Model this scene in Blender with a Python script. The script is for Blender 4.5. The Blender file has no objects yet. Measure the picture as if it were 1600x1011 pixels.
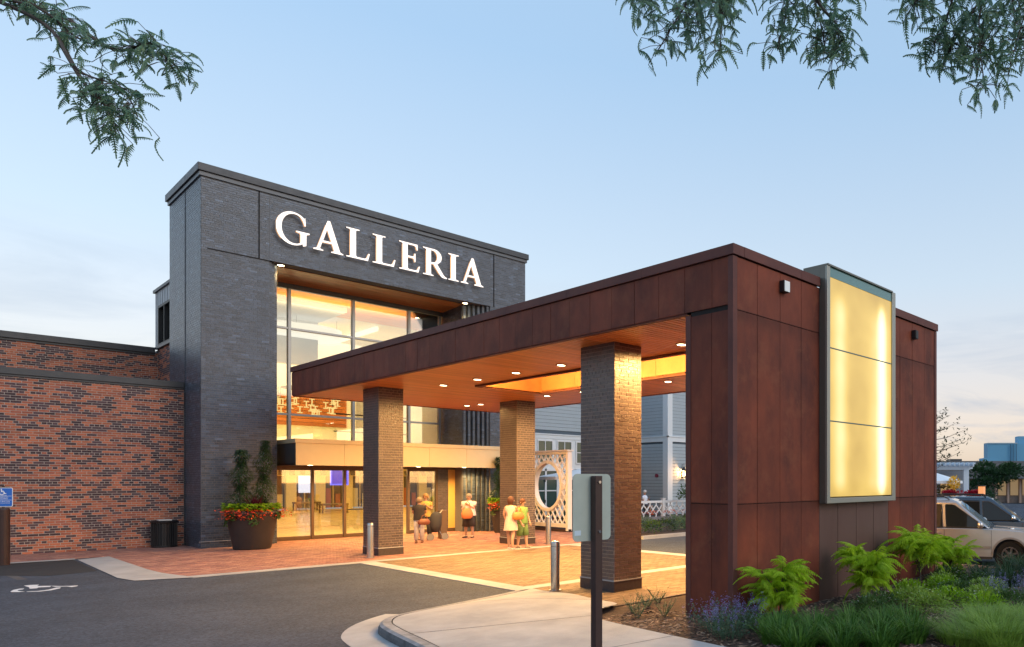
import bpy, bmesh, math, random
from mathutils import Vector, Matrix, noise as mnoise
random.seed(7)
PI = math.pi
S = bpy.context.scene
COL = S.collection
# ------------------------------------------------------------------ camera
HDG = math.radians(36.98)
FW = (math.cos(HDG), math.sin(HDG)); RT = (math.sin(HDG), -math.cos(HDG)); FPX = 1078.3; EYE = 2.1
cd = bpy.data.cameras.new('camera'); cam = bpy.data.objects.new('camera', cd); COL.objects.link(cam)
cam.location = (0, 0, EYE); cam.rotation_euler = (PI/2, 0, HDG - PI/2)
cd.sensor_width = 36; cd.lens = 36*FPX/1600; cd.shift_x = -0.2875; cd.shift_y = 0.1528
cd.clip_start = 0.1; cd.clip_end = 2000
S.camera = cam
def proj(x, y, z):
    d = x*FW[0]+y*FW[1]
    if d < .3: return None
    return (1260+FPX*(x*RT[0]+y*RT[1])/d, 750-FPX*(z-EYE)/d, d)
# ------------------------------------------------------------------ world, sun, exposure
SUN_AZ = math.radians(-78); SUN_EL = math.radians(5.0)
KL = .36   # lamp dimmer
w = bpy.data.worlds.new('World'); S.world = w; w.use_nodes = True
nt = w.node_tree; nt.nodes.clear()
N = nt.nodes.new; L = nt.links.new
out = N('ShaderNodeOutputWorld'); bg = N('ShaderNodeBackground'); sky = N('ShaderNodeTexSky')
sky.sky_type = 'NISHITA'; sky.sun_disc = False; sky.sun_elevation = SUN_EL
sky.sun_rotation = PI/2 - SUN_AZ; sky.altitude = 200; sky.air_density = 1.0; sky.dust_density = 1.0; sky.ozone_density = 2.5
tc = N('ShaderNodeTexCoord'); mp = N('ShaderNodeMapping'); mp.inputs['Scale'].default_value = (1.2, 1.2, 7.0)
cn = N('ShaderNodeTexNoise'); cn.inputs['Scale'].default_value = 2.6; cn.inputs['Detail'].default_value = 7; cn.inputs['Roughness'].default_value = .6
cn.inputs['Distortion'].default_value = .6
cr = N('ShaderNodeValToRGB'); cr.color_ramp.elements[0].position = .46; cr.color_ramp.elements[1].position = .66
sep = N('ShaderNodeSeparateXYZ')
hz = N('ShaderNodeMapRange'); hz.inputs['From Min'].default_value = .04; hz.inputs['From Max'].default_value = .27
hz.inputs['To Min'].default_value = .8; hz.inputs['To Max'].default_value = 0
mul = N('ShaderNodeMath'); mul.operation = 'MULTIPLY'
mixc = N('ShaderNodeMix'); mixc.data_type = 'RGBA'
CLOUD = (.50, .68, .94, 1)
mixc.inputs['B'].default_value = CLOUD
L(tc.outputs['Generated'], mp.inputs['Vector']); L(mp.outputs[0], cn.inputs['Vector']); L(cn.outputs['Fac'], cr.inputs['Fac'])
L(tc.outputs['Generated'], sep.inputs[0]); L(sep.outputs['Z'], hz.inputs['Value'])
L(cr.outputs['Color'], mul.inputs[0]); L(hz.outputs[0], mul.inputs[1])
L(mul.outputs[0], mixc.inputs['Factor'])
gr = N('ShaderNodeValToRGB'); ge = gr.color_ramp.elements
ge[0].position = .0; ge[0].color = (.80, .66, .60, 1); ge[1].position = 1; ge[1].color = (.42, .66, .98, 1)
for p_, c_ in ((.07, (1.0, .80, .72, 1)), (.16, (.90, .84, .84, 1)), (.27, (.74, .85, .96, 1)), (.5, (.50, .72, .98, 1))):
    e_ = ge.new(p_); e_.color = c_
gm = N('ShaderNodeMix'); gm.data_type = 'RGBA'; gm.inputs['Factor'].default_value = .84
gs = N('ShaderNodeMix'); gs.data_type = 'RGBA'; gs.blend_type = 'MULTIPLY'; gs.inputs['Factor'].default_value = 1; gs.inputs['B'].default_value = (1.32, 1.30, 1.28, 1); gs.clamp_result = False
L(sep.outputs['Z'], gr.inputs['Fac']); L(gr.outputs['Color'], gs.inputs['A']); L(gs.outputs['Result'], gm.inputs['B']); L(sky.outputs[0], gm.inputs['A'])
L(gm.outputs['Result'], mixc.inputs['A'])
L(mixc.outputs['Result'], bg.inputs['Color']); L(bg.outputs[0], out.inputs[0])
bg.inputs['Strength'].default_value = 0.15
sl = bpy.data.lights.new('sun', 'SUN'); so = bpy.data.objects.new('sun', sl); COL.objects.link(so)
sl.energy = 0.22; sl.angle = math.radians(30); sl.color = (1, .93, .88)
sd = Vector((math.cos(SUN_EL)*math.cos(SUN_AZ), math.cos(SUN_EL)*math.sin(SUN_AZ), math.sin(SUN_EL)+.55))
so.rotation_euler = sd.to_track_quat('Z', 'Y').to_euler()
vs = S.view_settings; vs.view_transform = 'Standard'; vs.look = 'None'; vs.gamma = 1; vs.use_curve_mapping = False
vs.exposure = 2.2
cy = S.cycles; cy.use_denoising = True; cy.max_bounces = 8; cy.transparent_max_bounces = 12; cy.caustics_reflective = False; cy.caustics_refractive = False
cy.sample_clamp_indirect = 6
# ------------------------------------------------------------------ materials
MC = {}
def mat(name, col=(.5, .5, .5), rough=.6, metal=0, var=0., scale=4., stretch=(1, 1, 1), bump=0., bscale=40., col2=None, spec=.5, src=None, emit=None, es=0, coat=0, sub=0, detail=5, orand=0):
    if name in MC: return MC[name]
    m = bpy.data.materials.new(name); m.use_nodes = True; MC[name] = m
    t = m.node_tree; b = t.nodes['Principled BSDF']; n = t.nodes.new; l = t.links.new
    b.inputs['Roughness'].default_value = rough; b.inputs['Metallic'].default_value = metal
    b.inputs['Specular IOR Level'].default_value = spec; b.inputs['Coat Weight'].default_value = coat
    geo = n('ShaderNodeNewGeometry'); mpn = n('ShaderNodeMapping'); mpn.inputs['Scale'].default_value = stretch
    l(geo.outputs['Position'], mpn.inputs['Vector'])
    base = None
    if src == 'attr':
        a = n('ShaderNodeAttribute'); a.attribute_name = 'Col'; base = a.outputs['Color']
    elif src == 'obj':
        a = n('ShaderNodeObjectInfo'); base = a.outputs['Color']
    c2 = col2 or tuple(c*(1-var) for c in col)
    if var > 0 or col2:
        tx = n('ShaderNodeTexNoise'); tx.inputs['Scale'].default_value = scale; tx.inputs['Detail'].default_value = detail; tx.inputs['Roughness'].default_value = .65
        l(mpn.outputs[0], tx.inputs['Vector'])
        rp = n('ShaderNodeMapRange'); rp.inputs['From Min'].default_value = .32; rp.inputs['From Max'].default_value = .68
        l(tx.outputs['Fac'], rp.inputs['Value'])
        mx = n('ShaderNodeMix'); mx.data_type = 'RGBA'
        l(rp.outputs[0], mx.inputs['Factor'])
        if base is not None:
            mx.blend_type = 'MULTIPLY'; l(base, mx.inputs['A']); mx.inputs['B'].default_value = (1-var, 1-var, 1-var, 1)
        else:
            mx.inputs['A'].default_value = (*col, 1); mx.inputs['B'].default_value = (*c2, 1)
        l(mx.outputs['Result'], b.inputs['Base Color'])
        rr = n('ShaderNodeMapRange'); rr.inputs['To Min'].default_value = max(.05, rough-.1); rr.inputs['To Max'].default_value = min(1, rough+.12)
        l(tx.outputs['Fac'], rr.inputs['Value']); l(rr.outputs[0], b.inputs['Roughness'])
    elif base is not None: l(base, b.inputs['Base Color'])
    else: b.inputs['Base Color'].default_value = (*col, 1)
    if orand and b.inputs['Base Color'].is_linked:
        oi = n('ShaderNodeObjectInfo'); mr = n('ShaderNodeMapRange'); mr.inputs['To Min'].default_value = 1-orand; mr.inputs['To Max'].default_value = 1+orand
        l(oi.outputs['Random'], mr.inputs['Value']); hs = n('ShaderNodeHueSaturation'); l(mr.outputs[0], hs.inputs['Value'])
        l(b.inputs['Base Color'].links[0].from_socket, hs.inputs['Color']); l(hs.outputs[0], b.inputs['Base Color'])
    if bump > 0:
        t2 = n('ShaderNodeTexNoise'); t2.inputs['Scale'].default_value = bscale; t2.inputs['Detail'].default_value = 4
        l(mpn.outputs[0], t2.inputs['Vector'])
        bp = n('ShaderNodeBump'); bp.inputs['Strength'].default_value = bump; bp.inputs['Distance'].default_value = .02
        l(t2.outputs['Fac'], bp.inputs['Height']); l(bp.outputs[0], b.inputs['Normal'])
    if emit: b.inputs['Emission Color'].default_value = (*emit, 1); b.inputs['Emission Strength'].default_value = es
    if sub: b.inputs['Subsurface Weight'].default_value = sub
    return m
def glass(name, tint=(.9, .95, .95), refl=.9, rough=.02):
    if name in MC: return MC[name]
    m = bpy.data.materials.new(name); m.use_nodes = True; MC[name] = m
    t = m.node_tree; t.nodes.clear(); n = t.nodes.new; l = t.links.new
    o = n('ShaderNodeOutputMaterial'); tr = n('ShaderNodeBsdfTransparent'); gl = n('ShaderNodeBsdfGlossy'); mx = n('ShaderNodeMixShader'); fr = n('ShaderNodeLayerWeight')
    tr.inputs[0].default_value = (*tint, 1); gl.inputs['Roughness'].default_value = rough; gl.inputs[0].default_value = (refl, refl, refl, 1)
    fr.inputs['Blend'].default_value = .56
    l(fr.outputs['Fresnel'], mx.inputs[0]); l(tr.outputs[0], mx.inputs[1]); l(gl.outputs[0], mx.inputs[2]); l(mx.outputs[0], o.inputs[0])
    return m
def leafmat(name, a, b, trans=.35, rough=.5):
    if name in MC: return MC[name]
    m = bpy.data.materials.new(name); m.use_nodes = True; MC[name] = m
    t = m.node_tree; t.nodes.clear(); n = t.nodes.new; l = t.links.new
    o = n('ShaderNodeOutputMaterial'); p = n('ShaderNodeBsdfPrincipled'); tl = n('ShaderNodeBsdfTranslucent'); mx = n('ShaderNodeMixShader')
    g = n('ShaderNodeNewGeometry'); cr_ = n('ShaderNodeMix'); cr_.data_type = 'RGBA'; tx = n('ShaderNodeTexNoise'); tx.inputs['Scale'].default_value = 7
    ad = n('ShaderNodeMath'); ad.operation = 'ADD'; ad.inputs[1].default_value = -.25
    l(g.outputs['Position'], tx.inputs['Vector'])
    m1 = n('ShaderNodeMath'); m1.operation = 'MULTIPLY_ADD'; m1.inputs[1].default_value = .5
    l(g.outputs['Random Per Island'], m1.inputs[0]); l(tx.outputs['Fac'], m1.inputs[2]); l(m1.outputs[0], ad.inputs[0])
    l(ad.outputs[0], cr_.inputs['Factor'])
    cr_.inputs['A'].default_value = (*a, 1); cr_.inputs['B'].default_value = (*b, 1)
    p.inputs['Roughness'].default_value = rough; p.inputs['Specular IOR Level'].default_value = .35
    l(cr_.outputs['Result'], p.inputs['Base Color']); l(cr_.outputs['Result'], tl.inputs['Color'])
    mx.inputs[0].default_value = trans
    l(p.outputs[0], mx.inputs[1]); l(tl.outputs[0], mx.inputs[2]); l(mx.outputs[0], o.inputs[0])
    return m
def emis(name, col, st):
    return mat(name, (.12, .12, .12), emit=col, es=st*.36)
# ------------------------------------------------------------------ object helpers
class MB:
    def __init__(s): s.v = []; s.f = []; s.c = []; s.cur = None
    def add(s, vs, fs):
        b = len(s.v); s.v += [tuple(p) for p in vs]
        for q in fs: s.f.append([b+i for i in q]); s.c.append(s.cur)
        return s
    def box(s, x0, y0, z0, x1, y1, z1):
        return s.add([(x0, y0, z0), (x1, y0, z0), (x1, y1, z0), (x0, y1, z0), (x0, y0, z1), (x1, y0, z1), (x1, y1, z1), (x0, y1, z1)],
                     [(0, 3, 2, 1), (4, 5, 6, 7), (0, 1, 5, 4), (1, 2, 6, 5), (2, 3, 7, 6), (3, 0, 4, 7)])
    def obox(s, c, ax, ay, az):           # centre and three half-axis vectors
        c = Vector(c); ax = Vector(ax); ay = Vector(ay); az = Vector(az)
        p = [c+i*ax+j*ay+k*az for k in (-1, 1) for i, j in ((-1, -1), (1, -1), (1, 1), (-1, 1))]
        return s.add(p, [(0, 3, 2, 1), (4, 5, 6, 7), (0, 1, 5, 4), (1, 2, 6, 5), (2, 3, 7, 6), (3, 0, 4, 7)])
    def bar(s, a, b, w, h=None, up=(0, 0, 1)):
        a = Vector(a); b = Vector(b); d = b-a; h = h or w
        u = Vector(up)
        if abs(d.normalized().dot(u)) > .98: u = Vector((1, 0, 0))
        r = d.cross(u).normalized(); t = r.cross(d).normalized()
        return s.obox((a+b)/2, d/2, r*w/2, t*h/2)
    def quad(s, a, b, c, d): return s.add([a, b, c, d], [(0, 1, 2, 3)])
    def lathe(s, prof, n=20, c=(0, 0, 0), sx=1, sy=1, cap=True):
        vs = []
        for r, z in prof:
            for k in range(n):
                a = 2*PI*k/n; vs.append((c[0]+r*sx*math.cos(a), c[1]+r*sy*math.sin(a), c[2]+z))
        fs = [(i*n+k, i*n+(k+1) % n, (i+1)*n+(k+1) % n, (i+1)*n+k) for i in range(len(prof)-1) for k in range(n)]
        if cap: fs += [tuple(reversed(range(n))), tuple(range((len(prof)-1)*n, len(prof)*n))]
        return s.add(vs, fs)
    def tube(s, pts, rad, n=8, cap=True):
        pts = [Vector(p) for p in pts]; vs = []
        if not hasattr(rad, '__len__'): rad = [rad]*len(pts)
        pr = None
        for i, p in enumerate(pts):
            d = (pts[min(i+1, len(pts)-1)]-pts[max(i-1, 0)]).normalized()
            u = pr if pr is not None else (Vector((0, 0, 1)) if abs(d.z) < .9 else Vector((1, 0, 0)))
            r = d.cross(u).normalized(); t = r.cross(d).normalized(); pr = t
            for k in range(n):
                a = 2*PI*k/n; vs.append(p+(r*math.cos(a)+t*math.sin(a))*rad[i])
        m = len(pts)
        fs = [(i*n+k, i*n+(k+1) % n, (i+1)*n+(k+1) % n, (i+1)*n+k) for i in range(m-1) for k in range(n)]
        if cap: fs += [tuple(reversed(range(n))), tuple(range((m-1)*n, m*n))]
        return s.add(vs, fs)
    def prism(s, poly, a, b):             # poly: 2d list; a,b: functions 2d -> 3d for the two ends
        n = len(poly); vs = [a(p) for p in poly]+[b(p) for p in poly]
        return s.add(vs, [tuple(range(n)), tuple(reversed(range(n, 2*n)))]+[(i, n+i, n+(i+1) % n, (i+1) % n) for i in range(n)])
    def loft(s, rings, n=16, cap=True):    # rings: (cx,cy,z,rx,ry)
        vs = []
        for cx, cy_, z, rx, ry in rings:
            for k in range(n):
                a = 2*PI*k/n; vs.append((cx+rx*math.cos(a), cy_+ry*math.sin(a), z))
        m = len(rings)
        fs = [(i*n+k, i*n+(k+1) % n, (i+1)*n+(k+1) % n, (i+1)*n+k) for i in range(m-1) for k in range(n)]
        if cap: fs += [tuple(reversed(range(n))), tuple(range((m-1)*n, m*n))]
        return s.add(vs, fs)
    def mesh(s, name, m, off=(0, 0, 0), smooth=False, attr=False):
        me = bpy.data.meshes.new(name)
        me.from_pydata([(x-off[0], y-off[1], z-off[2]) for x, y, z in s.v], [], s.f)
        for mm in (m if isinstance(m, (list, tuple)) else [m]): me.materials.append(mm)
        if attr:
            ca = me.color_attributes.new('Col', 'FLOAT_COLOR', 'CORNER'); buf = []
            for p, c in zip(s.f, s.c): buf += [c[0], c[1], c[2], 1.0]*len(p)
            ca.data.foreach_set('color', buf)
        if smooth: me.polygons.foreach_set('use_smooth', [True]*len(me.polygons))
        me.update(); return me
def link(name, me, parent=None, loc=(0, 0, 0), rot=(0, 0, 0)):
    o = bpy.data.objects.new(name, me); COL.objects.link(o); o.location = loc; o.rotation_euler = rot
    if parent is not None: o.parent = parent
    return o
def wpos(o):
    p = Vector((0, 0, 0))
    while o is not None: p += Vector(o.location); o = o.parent
    return p
def part(name, mb, m, parent, smooth=False, kind=None, bevel=0, attr=False, label=None):
    """mesh given in world metres (parents unrotated) hung under its thing"""
    off = wpos(parent) if parent else (0, 0, 0)
    o = link(name, mb.mesh(name, m, off, smooth, attr), parent)
    if kind: o['kind'] = kind
    if label: o['label'] = label
    if bevel:
        b = o.modifiers.new('bevel', 'BEVEL'); b.width = bevel; b.segments = 2; b.limit_method = 'ANGLE'
    return o
def tag(o, label, cat, group=None):
    o['label'] = label; o['category'] = cat
    if group: o['group'] = group
    return o
def thing(name, loc, label, cat, group=None, rz=0):
    o = bpy.data.objects.new(name, None); COL.objects.link(o); o.location = loc; o.rotation_euler = (0, 0, rz); o.empty_display_size = .2
    return tag(o, label, cat, group)
def solo(name, mb, m, label, cat, loc=(0, 0, 0), smooth=False, group=None, bevel=0):
    o = link(name, mb.mesh(name, m, loc, smooth), None, loc); tag(o, label, cat, group)
    if bevel:
        b = o.modifiers.new('bevel', 'BEVEL'); b.width = bevel; b.segments = 2; b.limit_method = 'ANGLE'
    return o
def struct(name, mb, m, smooth=False):
    o = link(name, mb.mesh(name, m, (0, 0, 0), smooth)); o['kind'] = 'structure'; return o
def area(name, loc, size, energy, col, parent=None, rot=(0, 0, 0), spread=PI, shape='DISK', sy=None):
    l = bpy.data.lights.new(name, 'AREA'); l.shape = shape; l.size = size; l.energy = energy*KL; l.color = col; l.spread = spread
    if sy: l.size_y = sy
    o = bpy.data.objects.new(name, l); COL.objects.link(o); o.rotation_euler = rot
    o.location = Vector(loc)-(wpos(parent) if parent else Vector((0, 0, 0)))
    if parent: o.parent = parent
    return o
def spot(name, loc, energy, col, parent, ang=120, blend=.8, rad=.06):
    l = bpy.data.lights.new(name, 'SPOT'); l.energy = energy*KL; l.color = col; l.spot_size = math.radians(ang); l.spot_blend = blend; l.shadow_soft_size = rad
    o = bpy.data.objects.new(name, l); COL.objects.link(o); o.location = Vector(loc)-wpos(parent); o.parent = parent
    return o
WARM = (1, .56, .18)
# ------------------------------------------------------------------ shared materials
M_asph = mat('asphalt', (.056, .070, .098), .85, var=.38, scale=.55, bump=.7, bscale=110, detail=12)
def speckle(m, sc, lo, hi):
    t = m.node_tree; n = t.nodes.new; l = t.links.new; b = t.nodes['Principled BSDF']; g = n('ShaderNodeNewGeometry')
    v = n('ShaderNodeTexVoronoi'); v.inputs['Scale'].default_value = sc; l(g.outputs['Position'], v.inputs['Vector'])
    sp = n('ShaderNodeSeparateColor'); l(v.outputs['Color'], sp.inputs[0]); mr = n('ShaderNodeMapRange'); mr.inputs['To Min'].default_value = lo; mr.inputs['To Max'].default_value = hi; l(sp.outputs[0], mr.inputs['Value'])
    h = n('ShaderNodeHueSaturation'); l(b.inputs['Base Color'].links[0].from_socket, h.inputs['Color']); l(mr.outputs[0], h.inputs['Value']); l(h.outputs[0], b.inputs['Base Color'])
speckle(M_asph, 38, .62, 1.45)
M_paver_base = mat('paver_joint_sand', (.17, .12, .10), .9)
M_paver = mat('paver_clay', src='attr', var=.25, scale=14, rough=.75, bump=.3, bscale=60)
M_paver_o = mat('paver_clay_single', src='obj', var=.25, scale=14, rough=.75, bump=.3, bscale=60)
M_conc = mat('sidewalk_concrete', (.41, .42, .43), .85, var=.30, scale=1.3, bump=.25, bscale=90, detail=12)
M_conc2 = mat('kerb_concrete', (.34, .35, .37), .85, var=.5, scale=5, bump=.3, bscale=60)
M_brick_a = mat('brick_joined', src='attr', var=.3, scale=25, rough=.30, bump=.35, bscale=55, spec=.7)
M_brick_o = mat('brick_single', src='obj', var=.3, scale=25, rough=.30, bump=.35, bscale=55, spec=.7)
M_rbrick_a = mat('red_brick_joined', src='attr', var=.3, scale=25, rough=.72, bump=.35, bscale=55)
M_rbrick_o = mat('red_brick_single', src='obj', var=.3, scale=25, rough=.72, bump=.35, bscale=55)
M_mort_d = mat('dark_mortar', (.18, .18, .185), .9, var=.2, scale=20)
M_mort_l = mat('light_mortar', (.52, .45, .39), .9, var=.2, scale=20)
def rustmat(name, c0, c1, c2):
    m = mat(name, c0, .6, spec=.22, col2=c1, scale=1.3, stretch=(1.1, 1.1, .5), bump=.1, bscale=14, detail=9, orand=.07)
    t = m.node_tree; n = t.nodes.new; l = t.links.new; b = t.nodes['Principled BSDF']
    g = n('ShaderNodeNewGeometry'); x = n('ShaderNodeTexNoise'); x.inputs['Scale'].default_value = 2.4; x.inputs['Detail'].default_value = 9; x.inputs['Roughness'].default_value = .7; x.inputs['Distortion'].default_value = .15
    l(g.outputs['Position'], x.inputs['Vector']); r = n('ShaderNodeMapRange'); r.inputs['From Min'].default_value = .52; r.inputs['From Max'].default_value = .80; r.inputs['To Max'].default_value = .6; l(x.outputs['Fac'], r.inputs['Value'])
    mx = n('ShaderNodeMix'); mx.data_type = 'RGBA'; mx.inputs['B'].default_value = (*c2, 1); l(r.outputs[0], mx.inputs['Factor']); l(b.inputs['Base Color'].links[0].from_socket, mx.inputs['A'])
    # darker run-off stains just under the two sheet joints
    s_ = n('ShaderNodeSeparateXYZ'); l(g.outputs['Position'], s_.inputs[0]); st = None
    for zj in (1.74, 4.60):
        d = n('ShaderNodeMapRange'); d.interpolation_type = 'SMOOTHSTEP'; d.inputs['From Min'].default_value = zj-.30; d.inputs['From Max'].default_value = zj; l(s_.outputs['Z'], d.inputs['Value'])
        u = n('ShaderNodeMath'); u.operation = 'LESS_THAN'; u.inputs[1].default_value = zj+.02; l(s_.outputs['Z'], u.inputs[0])
        q = n('ShaderNodeMath'); q.operation = 'MULTIPLY'; l(d.outputs[0], q.inputs[0]); l(u.outputs[0], q.inputs[1])
        if st is None: st = q
        else:
            a = n('ShaderNodeMath'); a.operation = 'ADD'; l(st.outputs[0], a.inputs[0]); l(q.outputs[0], a.inputs[1]); st = a
    w_ = n('ShaderNodeMath'); w_.operation = 'MULTIPLY'; l(st.outputs[0], w_.inputs[0]); l(x.outputs['Fac'], w_.inputs[1])
    m2 = n('ShaderNodeMix'); m2.data_type = 'RGBA'; m2.inputs['B'].default_value = (*[v*.55 for v in c1], 1); l(w_.outputs[0], m2.inputs['Factor']); l(mx.outputs['Result'], m2.inputs['A'])
    l(m2.outputs['Result'], b.inputs['Base Color'])
    return m
M_rust = rustmat('rusted_steel', (.225, .053, .026), (.088, .027, .02), (.26, .09, .045))
M_rust2 = mat('rusted_steel_trim', (.15, .05, .038), .58, spec=.25, col2=(.10, .04, .036), scale=1.5, detail=8)
M_rustg = mat('washed_steel', (.11, .056, .046), .5, col2=(.085, .038, .030), scale=1.2, stretch=(1, 1, .3), detail=8)
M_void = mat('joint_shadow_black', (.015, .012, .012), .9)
M_wood = mat('stained_wood', (.70, .27, .075), .36, col2=(.56, .20, .058), scale=3, stretch=(.35, 6, 6), bump=.05, bscale=30, orand=.14)
M_cop = mat('dark_bronze_coping', (.055, .06, .068), .42, metal=.3, var=.15)
M_alu = mat('aluminium_frame', (.30, .31, .32), .35, metal=.7)
M_bronze = mat('bronze_frame', (.12, .075, .045), .4, metal=.4)
M_gold = mat('champagne_panel', (.64, .53, .34), .38, metal=.25, var=.05)
M_dmetal = mat('dark_metal_panel', (.07, .075, .08), .4, metal=.4)
M_glass = glass('window_glass')
M_glass_d = glass('door_glass', (.95, .96, .95), .8)
M_black = mat('black_metal', (.012, .012, .014), .5)
M_white = mat('white_paint', (.78, .79, .80), .5, var=.04)
M_skyb = mat('pale_siding', (.50, .56, .60), .6, var=.06)
M_steel = mat('brushed_stainless', (.55, .54, .52), .28, metal=1, var=.1, scale=3, stretch=(8, 8, .5))
M_brown = mat('brown_painted_steel', (.045, .02, .017), .4, var=.25, scale=10)
M_lens = emis('lamp_lens', (1, .80, .45), 14)
# ------------------------------------------------------------------ brickwork
BL, BH, MJ = .2126, .0709, .0155
UNIT = {}
def unit_brick(l, h, t, m):
    k = (round(l, 3), m.name)
    if k not in UNIT:
        b = MB().box(-l/2, -t/2, -h/2, l/2, t/2, h/2); UNIT[k] = b.mesh('brick', m)
    return UNIT[k]
def brickwork(parent, faces, tone, ma, mo, top=300, name='brick', gap=MJ):
    """faces: (x,y,dx,dy,nx,ny,length,z0,z1,phase); bricks stand 8 mm proud of the mortar"""
    rows = []
    for (x, y, dx, dy, nx, ny, Ln, z0, z1, ph) in faces:
        r0 = int(math.floor(z0/BH+.5)); r1 = int(math.floor(z1/BH+.5))
        for r in range(r0, r1):
            zc = (r+.5)*BH
            hdr = (r % 6 == 4)
            pit = BL/2 if hdr else BL
            off = (BL/4 if hdr else (BL/2 if r % 2 else 0))+ph
            u = -pit*2+(off % pit)
            while u < Ln:
                a = max(u, 0); b = min(u+pit, Ln); u += pit
                if b-a < .035: continue
                l = b-a-gap*.8; uc = (a+b)/2
                rows.append((x+dx*uc-nx*.006, y+dy*uc-ny*.006, zc, l, dx, dy, nx, ny, tone(uc, zc, x, y, hdr)))
    ranked = []
    for i, q in enumerate(rows):
        if (q[0]*q[6]+q[1]*q[7]) >= 0: continue
        p = proj(q[0], q[1], q[2]); e = proj(q[0]+q[4]*q[3], q[1]+q[5]*q[3], q[2])
        if not p or not e: continue
        if 0 < p[0] < 1600 and 0 < p[1] < 1011 and (abs(q[3]-(BL-gap*.8)) < .01 or abs(q[3]-(BL/2-gap*.8)) < .01): ranked.append((abs(e[0]-p[0])/max(1, 1)*q[3]/.2+ (20/p[2]), i))
    ranked.sort(reverse=True); single = set(i for _, i in ranked[:top])
    mb = MB(); T = .024; hz_ = (BH-gap*.85)/2
    off = wpos(parent)
    for i, (cx, cy_, cz, l, dx, dy, nx, ny, c) in enumerate(rows):
        j = random.uniform(-.0012, .0012)
        if i in single:
            me = unit_brick(l if abs(l-(BL-gap*.8)) < .01 or abs(l-(BL/2-gap*.8)) < .01 else l, hz_*2, T, mo)
            o = bpy.data.objects.new(name, me); COL.objects.link(o); o.parent = parent
            o.location = (cx+nx*j-off[0], cy_+ny*j-off[1], cz-off[2]); o.rotation_euler = (0, 0, math.atan2(dy, dx)); o.color = (*c, 1)
        else:
            hx = l/2; t0 = T/2
            o0 = [(-hx, -t0), (hx, -t0), (hx, t0), (-hx, t0)]
            ps = []
            for z in (cz-hz_, cz+hz_):
                for su, st in ((-1, -1), (1, -1), (1, 1), (-1, 1)):
                    ps.append((cx+dx*hx*su+nx*(t0*st+j), cy_+dy*hx*su+ny*(t0*st+j), z))
            mb.cur = c
            # visible faces only: bottom, top, ends, outer (st=+1)
            mb.add(ps, [(0, 1, 2, 3), (7, 6, 5, 4), (1, 5, 6, 2), (3, 2, 6, 7), (0, 3, 7, 4)])
    if mb.f:
        o = part(name, mb, ma, parent, kind='stuff', attr=True)
    return len(rows)
def tone_dark(u, z, x, y, h):
    k = random.uniform(.62, 1.45)
    if random.random() < .08: k *= 1.6
    return (.058*k, .082*k, .122*k)
def tone_pillar(u, z, x, y, h):
    k = random.uniform(.8, 1.25)
    return (.105*k, .080*k, .078*k)
def tone_red(u, z, x, y, h):
    v = mnoise.noise(Vector((u*1.7+z*.9, z*5.2-u*.6, x)))+.5*mnoise.noise(Vector((u*4-z*3, z*9, 3.3)))
    if h: dark = random.random() < .62
    else: dark = v*.75+random.uniform(-.34, .34) > .05
    k = random.uniform(.8, 1.2)
    if dark:
        k = random.uniform(.7, 1.5); return (.085*k, .045*k, .05*k)
    if random.random() < .3: return (.40*k, .12*k, .07*k)
    return (.52*k, .16*k, .08*k)
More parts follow.
